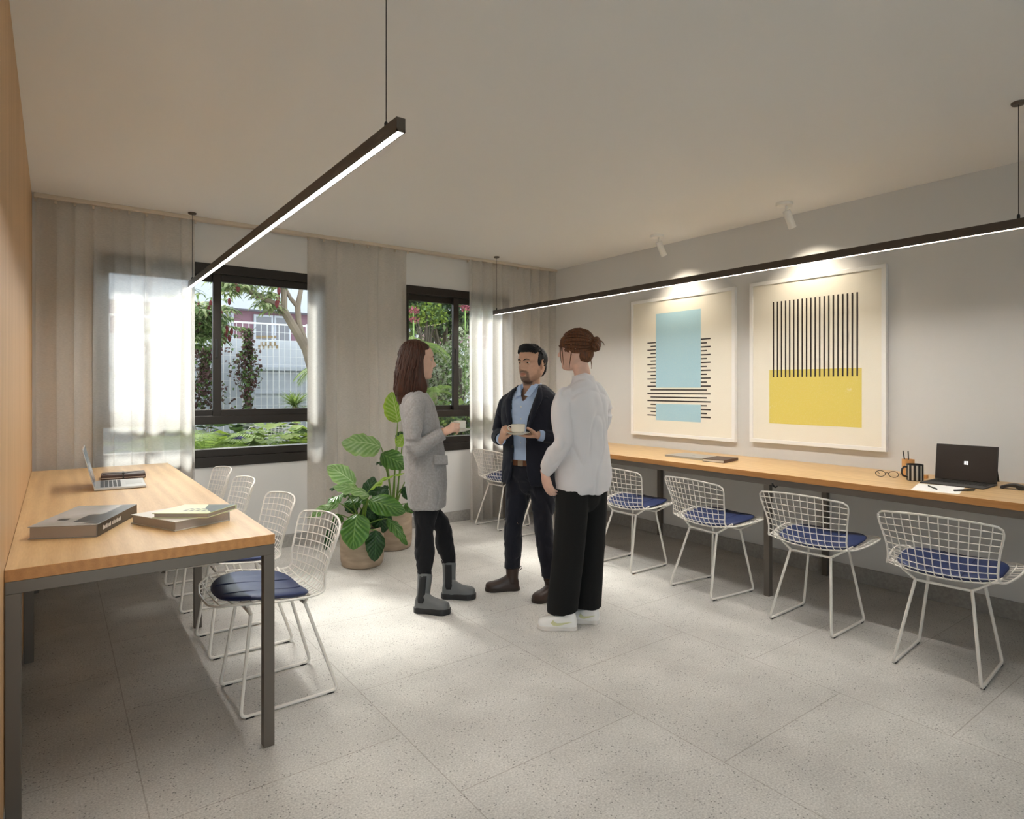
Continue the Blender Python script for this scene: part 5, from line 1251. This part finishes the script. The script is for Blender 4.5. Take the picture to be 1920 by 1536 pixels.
# big tree at the right of the left window
TY = 7.4; P = lambda x, y, yy=TY: at_y(x, y, yy)
r = root('garden_tree', (P(600, 700).x, TY, 0), 'tree with bare forked branches and drooping pale leaves in the left window', 'tree')
b = MB(); b.tube([(P(600, 700).x+.25, TY, 0), P(588, 700), P(575, 655), P(555, 620), P(532, 582), P(508, 566), P(478, 552), P(447, 532), P(425, 515)], [.07, .062, .058, .052, .045, .036, .03, .024, .018], 9)
b.tube([P(532, 582), P(533, 560), P(532, 535), P(530, 505)], [.04, .036, .034, .03], 8)
b.tube([P(575, 655), P(566, 625), P(560, 605), P(558, 575), P(563, 550), P(568, 525)], [.045, .04, .036, .034, .028, .024], 8)
b.tube([P(558, 575), P(545, 560), P(535, 540), P(528, 515)], [.03, .024, .02, .018], 8); b.build('trunk', bark, r, smooth=True)
rn = random.Random(11); mb = MB()
for (px, py, k) in ((436, 535, 9), (452, 540, 10), (470, 545, 9), (492, 560, 6), (500, 578, 9), (515, 582, 9), (480, 520, 10), (500, 515, 10), (430, 548, 8), (420, 530, 8), (520, 540, 5), (508, 560, 4)):
    for _ in range(k): drooper(mb, P(px+rn.gauss(0, 7), py+rn.gauss(0, 5)-3, TY+rn.gauss(0, .15)), 7, .17, rn, (0, 0, 1))
mb.build('leaf_clusters', [LG['pale'], LG['mid']], r)
mb = MB()
for px, py in ((446, 540), (523, 545), (521, 563), (442, 532), (519, 570)): mb.ell(P(px, py, TY-.15), (.022, .02, .05), n=8, m=6)
mb.build('red_pod', LG['red'], r, smooth=True)
# left dense tree
TY2 = 8.2; r = root('garden_tree', (P(340, 700, TY2).x, TY2, 0), 'bushy pale green tree with red pods at the left of the left window', 'tree')
b = MB(); x0 = P(330, 700, TY2).x; b.tube([(x0, TY2, 0), (x0+.05, TY2, 1.0), P(350, 640, TY2), P(385, 600, TY2)], [.07, .06, .05, .02], 8); b.tube([P(350, 640, TY2), P(380, 632, TY2), P(398, 625, TY2)], [.03, .02, .01], 6); b.build('trunk', bark, r, smooth=True)
mb = MB()
for _ in range(190):
    px, py = rn.gauss(375, 34), rn.gauss(605, 26)
    if py > 650 or px > 448-abs(py-615)*.25: continue
    drooper(mb, P(px, py, TY2+rn.gauss(0, .25)), 8, .19, rn, (0, 1, 1))
mb.build('leaf_clusters', [LG['pale'], LG['mid']], r)
mb = MB()
for _ in range(16): mb.ell(P(rn.uniform(368, 435), rn.uniform(560, 645), TY2-.3), (.02, .02, .045), n=8, m=5)
mb.build('red_pod', LG['red'], r, smooth=True)
# ivies on the fence
def ivy(px, w_, y0, y1, n, label, seed):
    rn = random.Random(seed); p0 = P(px, y0, 9.42); r = root('climbing_ivy', (p0.x, 9.44, 0), label, 'climbing plant', group='ivies on the white fence')
    z0, z1 = P(px, y1, 9.42).z, p0.z; mb = MB(); st = MB()
    for k in range(5):
        x = p0.x+rn.uniform(-.1, .1); pts = []
        for i in range(12): pts.append((x+.06*math.sin(i*1.3+k), 9.455, z1*i/11))
        st.tube(pts, .006, 5)
    st.build('stem', bark, r)
    for _ in range(n):
        t = rn.random()**.8; z = z0+(z1-z0)*t; ww = w_*(.75+.5*math.sin(z*7+seed))*(1.5 if t > .93 else 1)
        o = V((p0.x+rn.gauss(0, ww), 9.42+rn.uniform(-.05, .03), z)); leafcloud(mb, o, (.02, .02, .02), 1, .052, rn, .5, (0, 0, 1))
    mb.build('leaves', [LG['ivy'], LG['mid']], r)
ivy(464, .075, 618, 778, 1000, 'ivy column climbing the white fence in the middle of the left window', 3)
ivy(385, .14, 650, 778, 1100, 'broad reddish ivy on the white fence at the left of the left window', 6)
ivy(300, .25, 640, 778, 700, 'ivy on the white fence behind the sheer curtain', 9)
# ferns, bushes, broad plants
def fern(px, py, Y, ln, n, label, seed, m='fern', up=.9):
    rn = random.Random(seed); c = at_y(px, py, Y); c = V((c.x, Y, max(.0, c.z-ln*.45))); r = root('fern', (c.x, c.y, 0), label, 'fern', group='ferns below the left window')
    MB().tube([(c.x, c.y, 0), c+V((0, 0, .02))], .03, 7).build('crown', bark, r)
    for k in range(n):
        a = 2*PI*k/n+rn.uniform(-.2, .2); q = V((math.cos(a), math.sin(a), 0)); d = (q*.5+V((0, 0, up))).normalized(); p = c.copy(); mb = MB(); L_ = ln*rn.uniform(.8, 1.15); pts = [p.copy()]; S = 26
        for i in range(S):
            d = (d+V((0, 0, -.055))+q*.02).normalized(); p = p+d*L_/S; pts.append(p.copy()); t = i/S
            lw = .15*L_/.6*math.sin(PI*min(1, t*.92+.08))**.7; s = d.cross(V((0, 0, 1))).normalized(); f = d*.35
            for sg in (-1, 1):
                e = p+(s*sg+f).normalized()*lw+V((0, 0, -.15*lw)); wd = d*L_/S*.42
                mb.add([p-wd, p+wd, e], [(0, 1, 2)])
        mb.tube(pts, .0025, 4); mb.build('frond', LG[m], r)
fern(385, 800, 5.95, .62, 11, 'bright green fern at the lower left of the left window', 1)
fern(432, 820, 6.2, .66, 10, 'arching fern left of the broad leaved plants in the left window', 2)
fern(300, 815, 6.1, .6, 9, 'fern behind the sheer curtain in the left window', 5)
def broad(px, py, Y, R, n, label, seed, m=('yel', 'fern'), cat='garden plant', size=.17):
    rn = random.Random(seed); c = at_y(px, py, Y); r = root('broadleaf_plant', (c.x, Y, 0), label, cat, group='broad leaved garden plants')
    MB().tube([(c.x, Y, 0), (c.x+.02, Y, c.z*.6)], .015, 6).build('stem', stemm, r)
    mb = MB()
    for _ in range(n):
        o = V((c.x+rn.uniform(-R, R), Y+rn.uniform(-R, R)*.7, c.z+rn.gauss(0, .09))); a = rn.uniform(0, 6.28); q = V((math.cos(a), math.sin(a), .5)); q.normalize(); s = q.cross(V((0, 0, 1))).normalized(); L_ = size*rn.uniform(.6, 1.2); k = rn.choice((0, 1))
        mb.add([o, o+q*L_*.25+s*L_*.3, o+q*L_*.65+s*L_*.36, o+q*L_-V((0, 0, .04)), o+q*L_*.65-s*L_*.36, o+q*L_*.25-s*L_*.3, o+q*L_*.5-V((0, 0, .02))], [(0, 1, 6), (1, 2, 6), (2, 3, 6), (3, 4, 6), (4, 5, 6), (5, 0, 6)], k)
    mb.build('leaves', [LG[x] for x in m], r, smooth=True)
broad(462, 846, 6.1, .22, 70, 'bright green broad leaved plant at the bottom of the left window', 4)
broad(578, 838, 6.2, .24, 90, 'yellow green broad leaved plant at the right of the left window', 7)
broad(455, 842, 6.9, .35, 70, 'darker broad leaved plant behind the ferns', 8, ('mid', 'dark'))
broad(600, 820, 6.6, .4, 70, 'broad leaved plant behind the curtain between the windows', 12, ('mid', 'yel'))
broad(575, 830, 7.6, .7, 120, 'dark green planting under the fence in the left window', 13, ('mid', 'dark'))
broad(400, 818, 7.8, .8, 140, 'dark green planting under the bushy tree', 14, ('mid', 'dark'))
def flowers(px, py, Y, R, n, label, m, seed, size=.05):
    rn = random.Random(seed); c = at_y(px, py, Y); r = root('flowering_plant', (c.x, Y, 0), label, 'flowers'); mb = MB()
    MB().tube([(c.x, Y, 0), (c.x, Y, c.z)], .008, 5).build('stem', stemm, r); leafcloud(mb, c, (R, R*.5, R*.6), n, size, rn, .5); mb.build('flower_head', LG[m], r)
flowers(405, 820, 6.6, .09, 60, 'violet flowers beside the ferns in the left window', 'vio', 3); flowers(440, 827, 6.6, .08, 50, 'violet flowers between the ferns', 'vio', 4)
def spiky(px, py, Y, ln, n, label, seed, m='fern', w_=.02, trunk=0, drop=.06):
    rn = random.Random(seed); c = at_y(px, py, Y); r = root('palm_plant', (c.x, Y, 0), label, 'palm'); mb = MB()
    MB().tube([(c.x+.05, Y, 0), (c.x, Y, c.z)], .03 if not trunk else trunk, 7).build('trunk', bark, r)
    for _ in range(n):
        a = rn.uniform(0, 6.28); d = V((math.cos(a), math.sin(a), rn.uniform(.1, 1.6))).normalized(); p = V(c); L_ = ln*rn.uniform(.7, 1.1); s = d.cross(V((0, 0, 1))).normalized()*w_; pr = None
        for i in range(7):
            t = i/6; w2 = s*(1-t)*(.6+t); q = (p-w2, p+w2)
            if pr: mb.add([pr[0], pr[1], q[1], q[0]], [(0, 1, 2, 3)])
            pr = q; d = (d+V((0, 0, -drop*2))).normalized(); p = p+d*L_/6
    mb.build('fronds', LG[m], r)
spiky(553, 762, 8.4, .36, 130, 'pale spiky palm bush before the white wall in the left window', 3, w_=.012)
def pinnate(px, py, Y, ln, n, label, seed, m='fern', trunk=.05):     # feather palm
    rn = random.Random(seed); c = at_y(px, py, Y); r = root('feather_palm', (c.x, Y, 0), label, 'palm')
    MB().tube([(c.x, Y, 0), (c.x+.03, Y, c.z*.5), c], trunk, 8).build('trunk', bark, r)
    for k in range(n):
        a = 2*PI*k/n+rn.uniform(-.2, .2); q = V((math.cos(a), math.sin(a), 0)); d = (q+V((0, 0, rn.uniform(.3, 1.2)))).normalized(); p = V(c); mb = MB(); pts = [p.copy()]; S = 30
        for i in range(S):
            d = (d+V((0, 0, -.06))).normalized(); p = p+d*ln/S; pts.append(p.copy()); t = i/S; lw = ln*.32*math.sin(PI*min(1, t*.9+.1))**.6; s = d.cross(V((0, 0, 1))).normalized()
            for sg in (-1, 1):
                e = p+(s*sg+d*.6+V((0, 0, -.45))).normalized()*lw; mb.add([p-d*.006, p+d*.006, e], [(0, 1, 2)])
        mb.tube(pts, .004, 4); mb.build('frond', LG[m], r)
pinnate(620, 690, 8.0, .55, 11, 'feather palm with pale fronds at the right edge of the left window', 4)
# right window greenery
def bush(px, py, Y, R, n, label, seed, m=('mid', 'dark'), size=.07, asp=.35, hang=0, name='garden_bush', cat='bush', trunk=.04):
    rn = random.Random(seed); c = at_y(px, py, Y); r = root(name, (c.x, Y, 0), label, cat); b = MB()
    b.tube([(c.x+.05, Y, 0), (c.x, Y, c.z*.6), c], [trunk, trunk*.8, trunk*.4], 7)
    for k in range(7):
        e = c+V((rn.uniform(-.8, .8)*R[0], rn.uniform(-.5, .5)*R[1], rn.uniform(-.3, .8)*R[2])); b.tube([V((c.x, Y, c.z*.55+k*.03)), (V((c.x, Y, c.z*.7))+e)/2+V((0, 0, .05)), e], [trunk*.4, trunk*.3, trunk*.12], 5)
    b.build('branches', bark2, r, smooth=True); mb = MB(); leafcloud(mb, c, R, n, size, rn, asp, tuple(range(len(m))), hang, .35); mb.build('foliage', [LG[x] for x in m], r)
bush(835, 560, 8.3, (1.5, .7, .55), 6500, 'dark tree canopy across the top of the right window', 21, ('dark', 'dark', 'mid'), .085, .35, .4, 'garden_tree', 'tree', .07)
bush(930, 545, 7.8, (.9, .6, .45), 2600, 'leafy tree crown behind the curtain of the right window', 22, ('dark', 'mid'), .085, .35, .3, 'garden_tree', 'tree', .06)
bush(800, 590, 7.7, (.32, .25, .16), 520, 'yellow green branch tips in the right window', 23, ('yel', 'mid'), .06, .4)
bush(828, 700, 8.0, (.55, .5, .42), 2600, 'silvery bush in the middle of the right window', 24, ('white', 'mid', 'white'), .06, .35)
bush(865, 690, 7.2, (.28, .3, .6), 900, 'twiggy silvery bush behind the sash of the right window', 25, ('white', 'mid'), .06, .35, 0, 'garden_bush', 'bush', .03)
bush(815, 790, 6.9, (.7, .5, .28), 2200, 'low green bush under the right window', 26, ('mid', 'fern'), .06, .4)
bush(890, 800, 6.6, (.6, .4, .3), 1500, 'low dark bush behind the man, outside the right window', 27, ('mid', 'dark'), .07, .4)
bush(700, 760, 8.8, (.7, .4, .8), 1600, 'green bush outside between the two windows', 28, ('mid', 'dark'), .09, .4)
bush(770, 640, 9.0, (.8, .3, .9), 2300, 'tall green hedge bush before the fence in the right window', 29, ('mid', 'dark', 'fern'), .09, .35)
pinnate(783, 650, 7.2, .5, 11, 'feather palm behind the woman in grey, right window', 31)
pinnate(812, 735, 7.0, .42, 11, 'small feather palm low in the right window', 32)
flowers(775, 583, 7.5, .09, 60, 'pink flowers at the top left of the right window', 'pink', 8, .032); flowers(776, 600, 7.5, .07, 35, 'smaller pink flowers under the larger ones', 'pink', 9, .032)
flowers(872, 578, 7.3, .08, 45, 'pink flowers right of the sash in the right window', 'pink', 10, .035)
